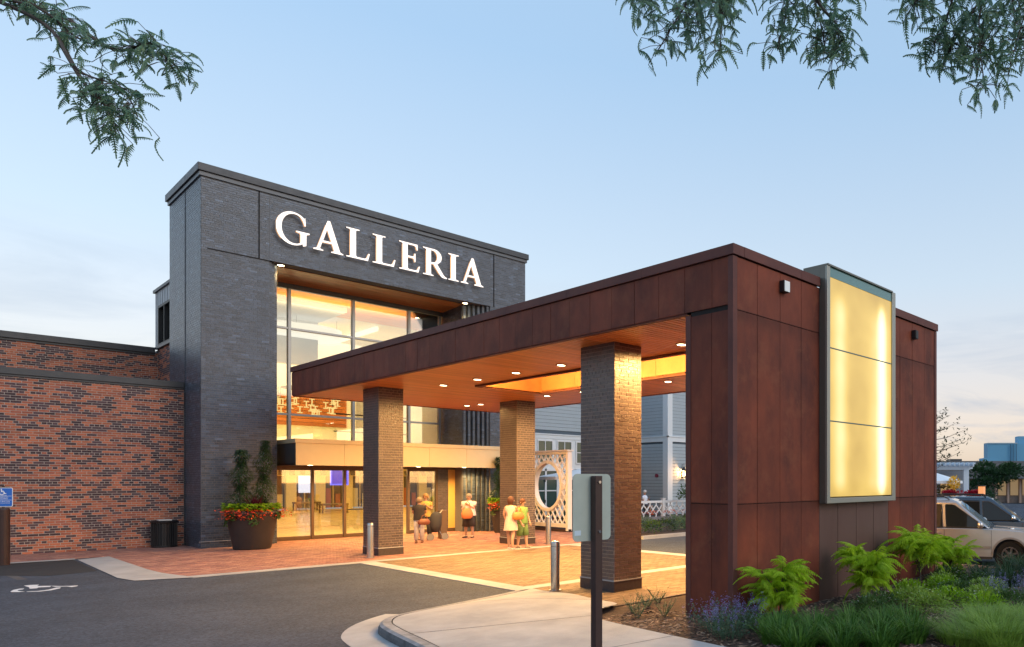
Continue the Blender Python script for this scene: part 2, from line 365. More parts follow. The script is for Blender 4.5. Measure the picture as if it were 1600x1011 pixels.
# ================================================================== GROUND
struct('ground', MB().quad((-600, -600, -.36), (900, -600, -.36), (900, 900, -.36), (-600, 900, -.36)), mat('ground_asphalt', (.06, .06, .065), .9, var=.3, scale=.5, bump=.4, bscale=60))
def sheet(poly, z, thick=0):
    return MB().add([(x, y, z) for x, y in poly], [tuple(range(len(poly)))])
drv = MB().box(-40, -12, -.34, 6.2, 60, 0).box(6.2, 9.0, -.34, 15.9, 60, 0).box(15.9, 13.0, -.34, 60, 60, 0)
struct('driveway', drv, M_asph)
def paving(name, rects, tones, seed, top=300, lane=False):
    """clay pavers in running bond with recessed joints"""
    rnd = random.Random(seed)
    base = MB()
    for x0, y0, x1, y1 in rects: base.quad((x0, y0, .004), (x1, y0, .004), (x1, y1, .004), (x0, y1, .004))
    root = struct(name, base, M_paver_base)
    PL, PW = .24, .12
    items = []
    for x0, y0, x1, y1 in rects:
        j = 0; y = y0
        while y < y1-.02:
            yb = min(y+PW, y1); x = x0-(PL/2 if j % 2 else 0)
            while x < x1:
                a = max(x, x0); b = min(x+PL, x1); x += PL
                if b-a < .03: continue
                items.append((a+.004, y+.004, b-.004, yb-.004, rnd.choice(tones), rnd.uniform(.8, 1.2)))
            y += PW; j += 1
    rk = []
    for i, q in enumerate(items):
        p = proj((q[0]+q[2])/2, (q[1]+q[3])/2, 0)
        if p and 0 < p[0] < 1600 and p[1] < 1011 and abs(q[2]-q[0]-(PL-.008)) < .002 and abs(q[3]-q[1]-(PW-.008)) < .002: rk.append((p[2], i))
    rk.sort(); single = set(i for _, i in rk[:top])
    pm = MB().box(-(PL-.008)/2, -(PW-.008)/2, -.01, (PL-.008)/2, (PW-.008)/2, 0).mesh('paver', M_paver_o)
    mb = MB()
    for i, (a, y, b, yb, c, k) in enumerate(items):
        zt = .010+rnd.uniform(-.0012, .0012); cc = tuple(v*k for v in c)
        if i in single:
            o = bpy.data.objects.new('paver', pm); COL.objects.link(o); o.parent = root; o.location = ((a+b)/2, (y+yb)/2, zt); o.color = (*cc, 1)
        else:
            mb.cur = cc; mb.add([(a, y, zt), (b, y, zt), (b, yb, zt), (a, yb, zt), (a, y, .003), (b, y, .003), (b, yb, .003), (a, yb, .003)], [(0, 1, 2, 3), (4, 5, 1, 0), (5, 6, 2, 1), (6, 7, 3, 2), (7, 4, 0, 3)])
    if mb.f: part('paver', mb, M_paver, root, kind='stuff', attr=True)
    return root
TR = [(.40, .19, .14), (.34, .16, .125), (.44, .23, .17), (.30, .14, .12)]
TB = [(.215, .145, .085), (.18, .12, .07), (.24, .165, .10)]
paving('plaza_paving', [(3.55, 19.75, 16.2, 28.55), (-3.0, 26.6, 3.55, 29.28), (3.55, 28.55, 5.68, 29.28), (16.2, 19.75, 16.6, 31)], TR, 1)
paving('drive_lane_paving', [(7.46, 12.55, 13.1, 19.4)], TB, 2)
paving('pillar_side_paving', [(7.35, 9.3, 13.4, 12.2)], TB, 3)
bands = MB()
def sq(x0, y0, x1, y1, z=.013): bands.box(x0, y0, .002, x1, y1, z)
bands.cur = None
sq(3.9, 19.4, 16.6, 19.75); sq(7.1, 12.55, 7.46, 19.4); sq(13.1, 12.55, 13.46, 19.4); sq(7.1, 12.2, 13.46, 12.55)
# wide ramp strip curving into the band at its left end
pin = [(3.6, 26.6), (3.62, 22), (3.68, 20.9), (3.8, 20.2), (3.9, 19.75)]
pout = [(2.95, 26.1), (2.93, 22), (2.92, 20.6), (3.05, 19.75), (3.9, 19.4)]
for i in range(4):
    a, b, c, d = pout[i], pin[i], pin[i+1], pout[i+1]
    bands.add([(a[0], a[1], .0125), (b[0], b[1], .0125), (c[0], c[1], .0125), (d[0], d[1], .0125)], [(0, 3, 2, 1)])
bands.box(-3, 26.42, .002, 2.95, 26.6, .014)
struct('concrete_band', bands, M_conc)
lanes = MB(); 
# ---- south sidewalk with kerb
KERB = [(7.1, 12.2), (6.5, 12.0), (5.6, 11.72), (4.88, 11.38), (4.38, 10.98), (4.05, 10.45), (3.92, 9.9), (3.8, 8.9), (3.62, 7.4), (3.45, 5.0), (3.3, 0), (3.3, -8)]
def sm(t): t = max(0, min(1, t)); return t*t*(3-2*t)
def wz(x, y): return .02+.11*sm((11.95-y)/1.5)*sm((8.3-x)/1.8)
INNER = [(7.42, 12.19), (7.40, 11.83), (7.3, 10.8), (7.15, 9.9), (7.08, 9.17), (6.6, 8.9), (6.15, 8.5), (6.03, 8.0), (5.95, 6.0), (5.9, 3.5), (5.9, 0), (5.9, -8)]
def offs(line, d):
    res = []
    for i, p in enumerate(line):
        a = Vector(line[max(i-1, 0)]); b = Vector(line[min(i+1, len(line)-1)]); t = (b-a).normalized()
        res.append((p[0]-t.y*d*-1*-1, p[1]+t.x*d*-1*-1))
    return res
def densify(line, n=5):
    r = []
    for i in range(len(line)-1):
        p0 = Vector(line[max(i-1, 0)]); p1 = Vector(line[i]); p2 = Vector(line[i+1]); p3 = Vector(line[min(i+2, len(line)-1)])
        for k in range(n):
            t = k/n
            r.append(tuple(.5*((2*p1)+(-p0+p2)*t+(2*p0-5*p1+4*p2-p3)*t*t+(-p0+3*p1-3*p2+p3)*t**3)))
    r.append(tuple(line[-1])); return r
K0 = densify(KERB); KIN = offs(K0, .16); KJ = offs(K0, .175); GUT = offs(K0, -.42)
I0 = densify(INNER)
mb = MB(); NS = 10
def strip(mb, A, B, ns, zf):
    base = len(mb.v); n = len(A)
    for i in range(n):
        for j in range(ns+1):
            t = j/ns; x = A[i][0]*(1-t)+B[i][0]*t; y = A[i][1]*(1-t)+B[i][1]*t; mb.v.append((x, y, zf(x, y)))
    for i in range(n-1):
        for j in range(ns):
            a = base+i*(ns+1)+j; mb.f.append([a, a+ns+1, a+ns+2, a+1]); mb.c.append(None)
strip(mb, KJ, I0, NS, lambda x, y: wz(x, y)-.001)
walk = struct('sidewalk', mb, M_conc, True)
# joints scored across the walk
jm = MB()
for (a, b) in (((5.7, 11.6), (7.12, 9.6)), ((3.95, 9.4), (6.2, 8.5)), ((3.75, 6.9), (5.95, 6.6))):
    a = Vector(a); b = Vector(b); n = (b-a).normalized(); pr = Vector((-n.y, n.x))*.006
    k = 14
    for i in range(k):
        p = a.lerp(b, i/k); q = a.lerp(b, (i+1)/k)
        jm.quad((p.x-pr.x, p.y-pr.y, wz(*p)+.0015), (q.x-pr.x, q.y-pr.y, wz(*q)+.0015), (q.x+pr.x, q.y+pr.y, wz(*q)+.0015), (p.x+pr.x, p.y+pr.y, wz(*p)+.0015))
j_ = part('score_joint', jm, M_void, walk)
# kerb: rounded top, dark face, concrete gutter pan
mb = MB(); prof = [(-.0, 0.0), (.004, .5), (.02, .82), (.055, 1.0), (.16, 1.0)]
kf = MB()
def kline(d): return offs(K0, d)
Ls = [kline(d) for d, _ in prof]
for i in range(len(K0)-1):
    for j in range(len(prof)-1):
        def P_(li, ii): 
            x, y = Ls[li][ii]; return (x, y, wz(x, y)*prof[li][1]+(0.004 if li == 0 else .001))
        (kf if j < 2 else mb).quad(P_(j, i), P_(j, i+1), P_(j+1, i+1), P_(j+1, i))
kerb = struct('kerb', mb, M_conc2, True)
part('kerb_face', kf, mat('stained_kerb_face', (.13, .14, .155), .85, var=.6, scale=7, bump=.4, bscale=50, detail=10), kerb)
mb = MB(); strip(mb, GUT[15:], K0[15:], 3, lambda x, y: .006); struct('gutter', mb, M_conc)
# ---- planting bed soil / mulch
def bz(x, y): return .03+.05*sm((x-12)/3)-.42*sm((x-15.4)/2.0)*1+.03*mnoise.noise(Vector((x*1.3, y*1.3, 0)))-.30*sm((2.5-y)/3)
mb = MB(); nx_, ny_ = 60, 60
for i in range(nx_+1):
    for j in range(ny_+1):
        x = 5.85+(17.8-5.85)*i/nx_; y = -6+(9.33+6)*j/ny_; mb.v.append((x, y, min(bz(x, y), wz(x, y)-.012) if x < 7.6 else bz(x, y)))
for i in range(nx_):
    for j in range(ny_):
        a = i*(ny_+1)+j; mb.f.append([a, a+ny_+1, a+ny_+2, a+1]); mb.c.append(None)
bed = struct('planting_bed_soil', mb, mat('mulch_soil', (.075, .045, .032), .95, var=.5, scale=12, bump=1, bscale=40), True)
M_chip = mat('bark_chip', src='attr', rough=.9)
ch = MB()
for k in range(15000):
    x = random.uniform(6.1, 16.5); y = random.uniform(2.2, 9.25)
    if x > 8 and random.random() < .2: continue
    if y > 6.9 and x > 7.45: continue
    p = proj(x, y, 0)
    if not p or p[0] > 1640 or p[1] > 1040: continue
    if (x < 7.2 and y > 8.7): continue
    z = (min(bz(x, y), wz(x, y)-.012) if x < 7.6 else bz(x, y))+.008; a = random.uniform(0, PI); l = random.uniform(.02, .055); wd = random.uniform(.008, .02)
    t = random.uniform(-.4, .4); c = random.choice([(.16, .09, .06), (.24, .15, .10), (.10, .06, .045), (.30, .22, .16)]); ch.cur = c
    ax = Vector((math.cos(a)*math.cos(t), math.sin(a)*math.cos(t), math.sin(t)))*l; ay = Vector((-math.sin(a), math.cos(a), random.uniform(-.3, .3)))*wd
    C = Vector((x, y, z)); ch.add([C-ax-ay, C+ax-ay*.6, C+ax*.9+ay, C-ax+ay, C+Vector((0, 0, .008))], [(0, 1, 4), (1, 2, 4), (2, 3, 4), (3, 0, 4)])
pat = sheet([(1.5, 26.35), (2.9, 26.3), (2.88, 22.6), (2.1, 22.3), (1.3, 23.4)], .004)
struct('asphalt_patch', pat, mat('patch_asphalt', (.03, .031, .034), .85, var=.3, scale=2, bump=.5, bscale=100))
o = link('bark_mulch', ch.mesh('bark_mulch', M_chip, attr=True)); o['kind'] = 'stuff'
mb = MB().box(7.05, 9.22, -.02, 13.9, 9.30, .05); struct('bed_edging', mb, mat('steel_edging', (.06, .04, .035), .6))
# ================================================================== RED BRICK WALL (left)
rw = thing('red_brick_wall', (1.5, 29.3, 0), 'low red and black flemish-speckled brick wall with dark metal coping, left of the dark brick entrance', 'wall')
YR = 29.3
part('mortar_core', MB().box(-8, YR, 0, 5.68, YR+.3, 5.05), M_mort_l, rw)
brickwork(rw, [(-5, YR, 1, 0, 0, -1, 10.68, 0, 5.05, 0)], tone_red, M_rbrick_a, M_rbrick_o)
part('coping', MB().box(-8, YR-.07, 5.05, 5.68, YR+.4, 5.24).box(-8, YR-.035, 4.985, 5.68, YR-.015, 5.05), M_cop, rw, bevel=.008)
# low roof behind it and the upper wall
struct('low_roof', MB().box(-8, YR+.4, 4.7, 5.68, 34.0, 4.9), M_dmetal)
uw = thing('upper_red_brick_wall', (1.0, 34.2, 4.9), 'upper set-back red brick wall under a dark coping, above and behind the low brick wall', 'wall')
part('mortar_core', MB().box(-14, 34.2, 4.9, 5.9, 34.5, 6.72), M_mort_l, uw)
brickwork(uw, [(-10, 34.2, 1, 0, 0, -1, 15.9, 4.9, 6.72, .05)], tone_red, M_rbrick_a, M_rbrick_o)
part('coping', MB().box(-14, 34.1, 6.72, 5.82, 34.6, 6.93).box(-14, 34.16, 6.64, 5.82, 34.18, 6.72), M_cop, uw, bevel=.008)
# grey clad rear block with a window, beside the tower
gb = thing('grey_clad_block', (6.0, 34, 0), 'pale grey metal-clad block with a dark-framed window, peeking out behind the dark brick tower', 'building')
XB = 5.9
part('mortar_core', MB().box(XB, 31.3, 4.9, XB+.25, 34.74, 6.85), M_mort_l, gb)
brickwork(gb, [(XB, 34.18, 0, -1, -1, 0, 2.88, 4.9, 6.85, .1)], tone_red, M_rbrick_a, M_rbrick_o, top=150)
part('wall', MB().box(XB+.03, 34.14, 6.95, XB+.3, 34.74, 9.02).box(XB+.03, 31.3, 8.45, XB+.3, 34.14, 9.02).box(XB+.3, 34.4, 6.95, 11, 34.74, 9.02).box(XB+.3, 31.3, 8.8, 11, 34.7, 9.0), mat('grey_cladding', (.42, .45, .48), .5, var=.05), gb)
for k in range(9):
    y = 31.45+k*.36
    if y < 34.1: part('seam', MB().box(XB+.018, y-.012, 8.47, XB+.03, y+.012, 9.0), M_alu, gb)
for y in (34.3, 34.5): part('seam', MB().box(XB+.018, y-.012, 6.96, XB+.03, y+.012, 9.0), M_alu, gb)
part('coping', MB().box(XB-.03, 31.3, 9.02, XB+.5, 34.8, 9.12), M_cop, gb)
wfm = part('window', MB().box(XB-.01, 34.02, 6.97, XB+.16, 34.14, 8.45).box(XB-.01, 31.4, 6.97, XB+.16, 34.02, 7.06).box(XB-.01, 31.4, 8.36, XB+.16, 34.02, 8.45).box(XB, 33.2, 7.06, XB+.1, 33.28, 8.36), M_black, gb)
part('pane', MB().box(XB+.10, 31.4, 7.06, XB+.11, 34.02, 8.36), M_glass, wfm)
part('curtain', MB().box(XB+.3, 33.5, 7.0, XB+.32, 33.95, 8.4), mat('tan_curtain', (.42, .24, .12), .9), wfm)
part('sill', MB().box(XB-.08, 31.3, 6.86, XB+.2, 34.2, 6.95), M_cop, gb)
part('interior_wall', MB().box(XB+1.5, 31.4, 6.9, XB+1.55, 34.4, 8.9), mat('white_room', (.7, .7, .7), .9), gb)
# ================================================================== DARK BRICK ENTRANCE BUILDING
TZ = 11.38
tw = thing('entrance_building', (11, 28.5, 0), 'tall dark grey brick entrance block with a glazed recess and lit serif lettering', 'building')
core = MB()
core.box(5.7, 27.37, 0, 7.4, 31.28, TZ).box(14.8, 27.37, 0, 16.35, 31.28, TZ).box(7.4, 27.37, 9.22, 14.8, 27.85, TZ)
core.box(7.4, 27.48, 0, 7.5, 29.8, 9.22).box(7.5, 27.59, 0, 7.6, 29.8, 9.22).box(7.6, 27.72, 0, 7.7, 29.8, 9.22)
core.box(13.95, 27.98, 0, 14.8, 29.8, 9.22)
core.box(7.4, 27.85, 9.6, 14.8, 31.28, 11.2)
part('mortar_core', core, M_mort_d, tw)
fc = [(5.7, 27.37, 1, 0, 0, -1, 1.7, 0, TZ, 0), (5.7, 31.28, 0, -1, -1, 0, 3.91, 0, TZ, .05), (7.4, 27.37, 1, 0, 0, -1, 7.4, 9.22, TZ, .0),
      (14.8, 27.37, 1, 0, 0, -1, 1.55, 0, TZ, .05), (7.4, 27.48, 1, 0, 0, -1, .1, 0, 9.22, 0), (7.5, 27.59, 1, 0, 0, -1, .1, 0, 9.22, 0), (7.6, 27.72, 1, 0, 0, -1, .1, 0, 9.22, 0),
      (13.95, 29.7, 0, -1, -1, 0, 1.72, 3.4, 9.22, 0)]
brickwork(tw, fc, tone_dark, M_brick_a, M_brick_o)
# stepped brick ribs in the right jamb
for k in range(6):
    x0 = 13.97+k*.145; y0 = 27.9-k*.09
    rib = MB().box(x0, y0, 0, x0+.085, 28.0, 9.21)
    r_ = part('brick_rib', rib, M_mort_d, tw)
    b2 = MB()
    for r in range(130):
        z = (r+.5)*BH; c = tone_dark(0, z, 0, 0, 0); b2.cur = c
        b2.box(x0-.006, y0-.01, z-.029, x0+.091, y0+.07, z+.029)
    ro = part('brick', b2, M_brick_a, r_, kind='stuff', attr=True)
# joints
part('control_joint', MB().box(7.115, 27.345, 9.22, 7.145, 27.37, TZ), M_void, tw)
part('control_joint', MB().box(14.935, 27.345, 9.22, 14.965, 27.37, TZ), M_void, tw)
part('control_joint', MB().box(5.85, 27.345, 9.185, 7.4, 27.37, 9.21), M_void, tw)
part('control_joint', MB().box(5.682, 29.2, 0, 5.7, 29.215, TZ), mat('sealant_grey', (.06, .065, .07), .8), tw)
part('base_course', MB().box(5.65, 27.325, .2, 7.4, 27.345, .225).box(14.8, 27.325, .2, 16.4, 27.345, .225), M_conc, tw)
part('coping', MB().box(5.6, 27.25, TZ+.13, 16.45, 31.4, TZ+.36), M_cop, tw, bevel=.01)
part('coping_trim', MB().box(5.65, 27.31, TZ, 16.4, 31.33, TZ+.125), mat('grey_trim', (.10, .11, .125), .4, metal=.2), tw)
# recess soffit planks
for k in range(22):
    y = 27.86+k*.1; z = 9.19-.08*(y-27.8)/2
    part('soffit_plank', MB().box(7.6, y+.004, z, 14.0, y+.096, z+.02), M_wood, tw)
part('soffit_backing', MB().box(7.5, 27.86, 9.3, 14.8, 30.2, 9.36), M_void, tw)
for x in (7.78, 13.9):
    f = part('downlight', MB().lathe([(.09, 0), (.11, .0), (.11, .04), (.09, .04), (.09, 0)], 16, (x, 27.62, 9.195), cap=False), M_bronze, tw)
    part('lens', MB().lathe([(.085, 0), (.085, .02)], 16, (x, 27.62, 9.19)), M_lens, f)
    spot('downlight_lamp', (x, 27.62, 9.1), 110, WARM, tw, 100)
# curtain wall
YG = 29.7
XM = [7.62, 8.6, 10.64, 12.64, 13.84]; ZT = [3.42, 4.45, 7.53, 8.98]
for x in XM:
    part('mullion', MB().box(x-.045, YG-.09, 3.4, x+.045, YG+.09, 9.06), M_alu, tw, bevel=.005)
for i in range(4):
    for z in ZT[1:3]: part('transom', MB().box(XM[i]+.045, YG-.075, z-.035, XM[i+1]-.045, YG+.075, z+.035), M_alu, tw)
    for j in range(3):
        part('pane', MB().box(XM[i]+.045, YG-.008, ZT[j]+.035, XM[i+1]-.045, YG+.004, ZT[j+1]-.035), M_glass, tw)
part('head_frame', MB().box(7.6, YG-.1, 8.95, 13.95, YG+.1, 9.12), M_dmetal, tw)
# ---- interior behind the glass
M_cream = mat('cream_wall', (.78, .68, .45), .8); M_iwhite = mat('white_interior', (.78, .75, .70), .8, var=.04)
iw = MB().box(6.6, 29.9, 0, 6.7, 33.4, 9.2).box(6.7, 33.35, 3.36, 7.9, 33.45, 9.0).box(7.8, 33.45, 3.36, 7.9, 38.2, 9.0).box(6.6, 42, 0, 6.7, 62, 3.36).box(15.3, 29.9, 0, 15.4, 33.4, 9.2).box(15.3, 33.4, 3.36, 15.4, 38.2, 9.0).box(30, 33.6, 0, 30.1, 62, 3.4).box(15.4, 33.4, 0, 30, 33.5, 3.36)
part('interior_wall', iw, M_iwhite, tw)
part('interior_floor', MB().box(6.7, 28.68, -.02, 15.3, 33.5, .022).box(6.7, 33.5, -.02, 30, 62, .022), mat('polished_floor', (.62, .48, .26), .22, var=.1, scale=2), tw)
for k in range(21): part('ceiling_plank', MB().box(6.7, 29.95+k*.17, 9.0, 15.3, 30.11+k*.17, 9.03), M_wood, tw)
part('upper_ceiling', MB().box(7.8, 33.6, 9.02, 15.3, 38.2, 9.06), M_iwhite, tw)
part('ceiling_cove', MB().box(13.0, 33.8, 8.75, 13.12, 37.9, 8.94), emis('cove_glow', (1, .82, .5), .9), tw)
part('upper_wall', MB().box(7.9, 38.0, 3.4, 15.3, 38.2, 9.0), M_iwhite, tw)  # white colour stands in for sky reflected in the upper panes
for k in range(8):
    part('wood_slat', MB().box(8.6, 37.9, 4.62+k*.175, 13.3, 37.96, 4.775+k*.175), mat('bright_wood_slat', (.55, .17, .04), .5, var=.2, scale=2, orand=.2), tw)
part('column', MB().box(13.32, 37.6, 3.4, 13.6, 38.0, 8.2), mat('lit_column', (.85, .72, .5), .6, emit=(1, .70, .30), es=.12), tw)  # faint emission added so the column reads as lit; it is no lamp
part('balcony_rail', MB().box(12.2, 36.2, 5.1, 15.3, 36.25, 5.16).box(12.2, 36.2, 4.3, 15.3, 36.25, 4.36), M_black, tw)
part('bulkhead', MB().box(6.7, 33.4, 3.30, 30, 62, 3.36), mat('yellow_ceiling', (.85, .66, .25), .7), tw)
part('vestibule_ceiling', MB().box(7.9, 28.7, 2.72, 14.2, 33.4, 2.78), M_cream, tw)
part('ceiling_trim', MB().box(6.7, 33.3, 3.36, 15.3, 33.42, 3.5), M_bronze, tw)
ring = thing('ring_pendant', (10.5, 34.4, 8.05), 'large round white drum pendant hanging behind the upper left panes', 'lamp')
part('drum_shade', MB().lathe([(1.3, 0), (1.32, 0), (1.32, .42), (1.3, .42)], 48, (10.5, 34.4, 8.05), cap=False), emis('drum_glow', (1, .86, .66), .6), ring)
part('diffuser', MB().lathe([(1.29, 0), (1.29, .02)], 48, (10.5, 34.4, 8.07)), emis('drum_glow2', (1, .9, .75), .6), ring)
for a in range(3):
    x = 10.5+1.2*math.cos(a*2.1); y = 34.4+1.2*math.sin(a*2.1)
    part('wire', MB().tube([(x, y, 8.4), (x, y, 9.0)], .008, 5), M_black, ring)
chn = thing('tube_chandelier', (10.5, 34.0, 4.9), 'cluster chandelier of small glowing brass tubes in front of the wood slats', 'lamp')
M_tube = emis('tube_glow', (1, .62, .2), 1.0)
rr = random.Random(5)
part('canopy_plate', MB().lathe([(.9, 0), (.9, .03)], 24, (10.5, 34.0, 5.9)), M_bronze, chn)
for k in range(34):
    x = 10.5+rr.uniform(-1.2, 1.1); y = 34+rr.uniform(-.5, .5); z = 4.78+rr.uniform(0, .62)
    part('wire', MB().tube([(x, y, z+.24), (x, y, 5.9)], .006, 4), M_black, chn)
    part('tube', MB().tube([(x, y, z), (x, y, z+.24)], .022, 6).obox((x, y, z), (.09, 0, 0), (0, .02, 0), (0, 0, .018)).obox((x, y, z+.24), (.09, 0, 0), (0, .02, 0), (0, 0, .018)), M_tube, chn)
for k, (x, y, z) in enumerate([(8.2, 31.2, 2.69), (9.7, 31.2, 2.69), (11.2, 31.2, 2.69), (12.8, 31.2, 2.69)]):
    part('recessed_light', MB().lathe([(.09, 0), (.09, .02)], 14, (x, y, z)), M_lens, tw)
# shop fronts at the back of the hall
YS = 58.0
for k in range(9):
    x = 13.0+k*1.75
    part('pilaster', MB().box(x, YS-.5, 0, x+.6, YS-.1, 3.3), M_cream, tw)
    sh = part('shop_window', MB().box(x+.6, YS-.15, .1, x+1.75, YS-.1, 2.45), mat('dark_display', (.10, .08, .06), .3), tw)
    part('window_frame', MB().box(x+1.14, YS-.22, .1, x+1.2, YS-.16, 2.45).box(x+.62, YS-.22, 2.38, x+1.73, YS-.16, 2.48), M_gold, sh)
    part('display_goods', MB().box(x+.7, YS-.3, .1, x+1.0, YS-.24, 1.5).box(x+1.3, YS-.3, .1, x+1.6, YS-.24, 1.1), [mat('goods_red', (.35, .12, .06), .7), mat('goods_white', (.6, .55, .45), .7), mat('goods_dark', (.05, .04, .04), .7)][k % 3], sh)
part('shop_fascia', MB().box(6.7, YS-.16, 2.45, 30, YS-.1, 3.3), M_cream, tw)
sc = part('shop_screen', MB().box(17.2, YS-.6, 1.2, 18.0, YS-.52, 2.4), emis('white_screen', (.85, .85, 1), .8), tw)
for k in range(26):
    part('awning_stripe', MB().obox((13.0+k*.62, YS-.9, 2.62), (.16, 0, 0), (0.12, .4, .16), (0, -.005, .012)), mat('grey_awning', (.16, .15, .14), .8), tw)
for x, y in ((9.4, 36), (11.5, 40), (14.5, 44), (13.0, 50)): part('floor_band', MB().box(6.8, y, .022, 29.9, y+.25, .026), mat('floor_band_brown', (.25, .15, .07), .3), tw)
for (x, y) in ((17.0, 55.2), (16.9, 50.2)):
    bn = thing('padded_bench', (x, y, .022), 'wooden backless bench with padded top inside the glass doors, '+('left' if y > 52 else 'right')+' one of the pair', 'bench', 'benches inside the entrance hall')
    part('seat', MB().box(x-.75, y-.3, .50, x+.75, y+.3, .62), mat('bench_wood', (.14, .09, .05), .5), bn, bevel=.02)
    for sx in (-.68, .68):
        for sy in (-.25, .25): part('leg', MB().box(x+sx-.04, y+sy-.04, .022, x+sx+.04, y+sy+.04, .50), mat('bench_wood', (.14, .09, .05), .5), bn)
    part('stretcher', MB().box(x-.5, y-.03, .12, x+.5, y+.03, .16), mat('bench_wood', (.14, .09, .05), .5), bn)
bs = thing('blue_sign_screen', (10.35, 30.2, 2.0), 'small glowing blue screen hanging behind the glass doors beside the first pillar', 'sign')
part('screen', MB().box(10.1, 30.2, 1.95, 10.62, 30.22, 2.62), emis('blue_screen', (.01, .012, .8), .6), bs)
part('frame', MB().box(10.06, 30.16, 1.90, 10.10, 30.24, 2.66).box(10.62, 30.16, 1.90, 10.66, 30.24, 2.66).box(10.1, 30.16, 1.90, 10.62, 30.24, 1.95), emis('pale_blue_edge', (.12, .15, 1), 1.0), bs)
# ---- doors, Y=28.6
YD = 28.6
part('door_head', MB().box(7.72, YD-.08, 2.52, 14.4, YD+.08, 2.72), M_bronze, tw)
DX = [7.74, 8.97, 9.97, 11.0, 12.15, 13.22]
for x in DX: part('door_post', MB().box(x-.04, YD-.06, 0.02, x+.04, YD+.06, 2.52), M_bronze, tw)
for i in range(5):
    if i == 3: 
        continue
    dr = part('door_leaf', MB().box(DX[i]+.045, YD-.03, .02, DX[i+1]-.045, YD+.03, .14).box(DX[i]+.045, YD-.03, 2.44, DX[i+1]-.045, YD+.03, 2.52), M_bronze, tw)
    part('pane', MB().box(DX[i]+.045, YD-.006, .14, DX[i+1]-.045, YD+.006, 2.44), M_glass_d, dr)
    if i in (2, 4): part('push_bar', MB().box(DX[i]+.1, YD-.1, 1.0, DX[i+1]-.1, YD-.07, 1.04), M_black, dr)
part('doorway_wall', MB().box(13.26, YD-.02, .02, 13.68, YD+.2, 2.52).box(14.2, YD-.02, .02, 14.6, YD+.2, 2.52), M_mort_d, tw)
part('wood_panel', MB().box(13.68, YD-.04, .15, 14.2, YD+.05, 2.52), mat('honey_wood_panel', (.62, .38, .10), .4, var=.1, scale=2, stretch=(1, 1, .2)), tw)
part('plinth', MB().box(13.26, YD-.06, .0, 14.6, YD-.03, .14), M_bronze, tw)
bk = MB()
for x0, x1 in ((13.26, 13.68), (14.2, 14.6)):
    for r in range(2, 36):
        x = x0-(BL/2 if r % 2 else 0)
        while x < x1:
            a = max(x, x0); b = min(x+BL, x1); x += BL
            if b-a > .03: bk.cur = tone_pillar(0, 0, 0, 0, 0); bk.box(a+.005, YD-.032, r*BH+.006, b-.005, YD-.02, (r+1)*BH-.006)
part('brick', bk, M_brick_a, tw, kind='stuff', attr=True)
# ---- flat champagne canopy over the doors
gc = thing('door_canopy', (11.3, 27.5, 2.58), 'flat champagne metal canopy box above the glass entrance doors', 'canopy')
GX0, GX1, GY = 7.86, 14.78, 26.5
part('soffit', MB().box(GX0, GY+.02, 2.6, GX1, 28.5, 2.64), M_bronze, gc)
x = GX0
n_ = 5
for k in range(n_):
    a = GX0+(GX1-GX0)*k/n_; b = GX0+(GX1-GX0)*(k+1)/n_
    part('fascia_panel', MB().box(a+.003, GY, 2.58, b-.003, GY+.02, 3.3), M_gold, gc)
for k in range(4):
    a = GY+.02+(28.5-GY)*k/4; b = GY+.02+(28.5-GY)*(k+1)/4
    part('side_panel', MB().box(GX0, a+.003, 2.58, GX0+.02, b-.003, 3.3), M_dmetal, gc)  # dark metal puts the shade on this champagne side into its colour
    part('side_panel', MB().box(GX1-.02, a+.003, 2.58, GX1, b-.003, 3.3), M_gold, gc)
part('coping', MB().box(GX0-.03, GY-.03, 3.3, GX1+.03, 29.55, 3.44), M_gold, gc, bevel=.008)
for k in range(4):
    xx = 8.6+k*1.75
    d_ = part('downlight', MB().lathe([(.07, 0), (.07, .02)], 14, (xx, 27.6, 2.595)), M_lens, gc)
    spot('downlight_lamp', (xx, 27.4, 2.54), 260, WARM, gc, 150)
# ---- hall lighting
area('hall_lamp', (18.5, 46, 3.28), 20, 1300, (1, .68, .22), tw, sy=20, shape='RECTANGLE')
area('near_hall_lamp', (11, 32.5, 2.7), 5, 60, (1, .68, .22), tw, sy=1.2, shape='RECTANGLE')
area('vestibule_lamp', (10.8, 30.6, 2.68), 5.0, 130, (1, .64, .18), tw, sy=2.4, shape='RECTANGLE')
area('upper_hall_lamp', (11, 35.8, 8.7), 6, 150, (1, .72, .50), tw, sy=4.5, shape='RECTANGLE')
area('mezzanine_lamp', (10.5, 35.5, 3.6), 5, 170, (1, .66, .16), tw, rot=(PI-.5, 0, 0), sy=2, shape='RECTANGLE')
area('ceiling_uplight', (10.8, 30.9, 8.2), 5, 110, (1, .66, .28), tw, rot=(PI, 0, 0), sy=.6, shape='RECTANGLE')
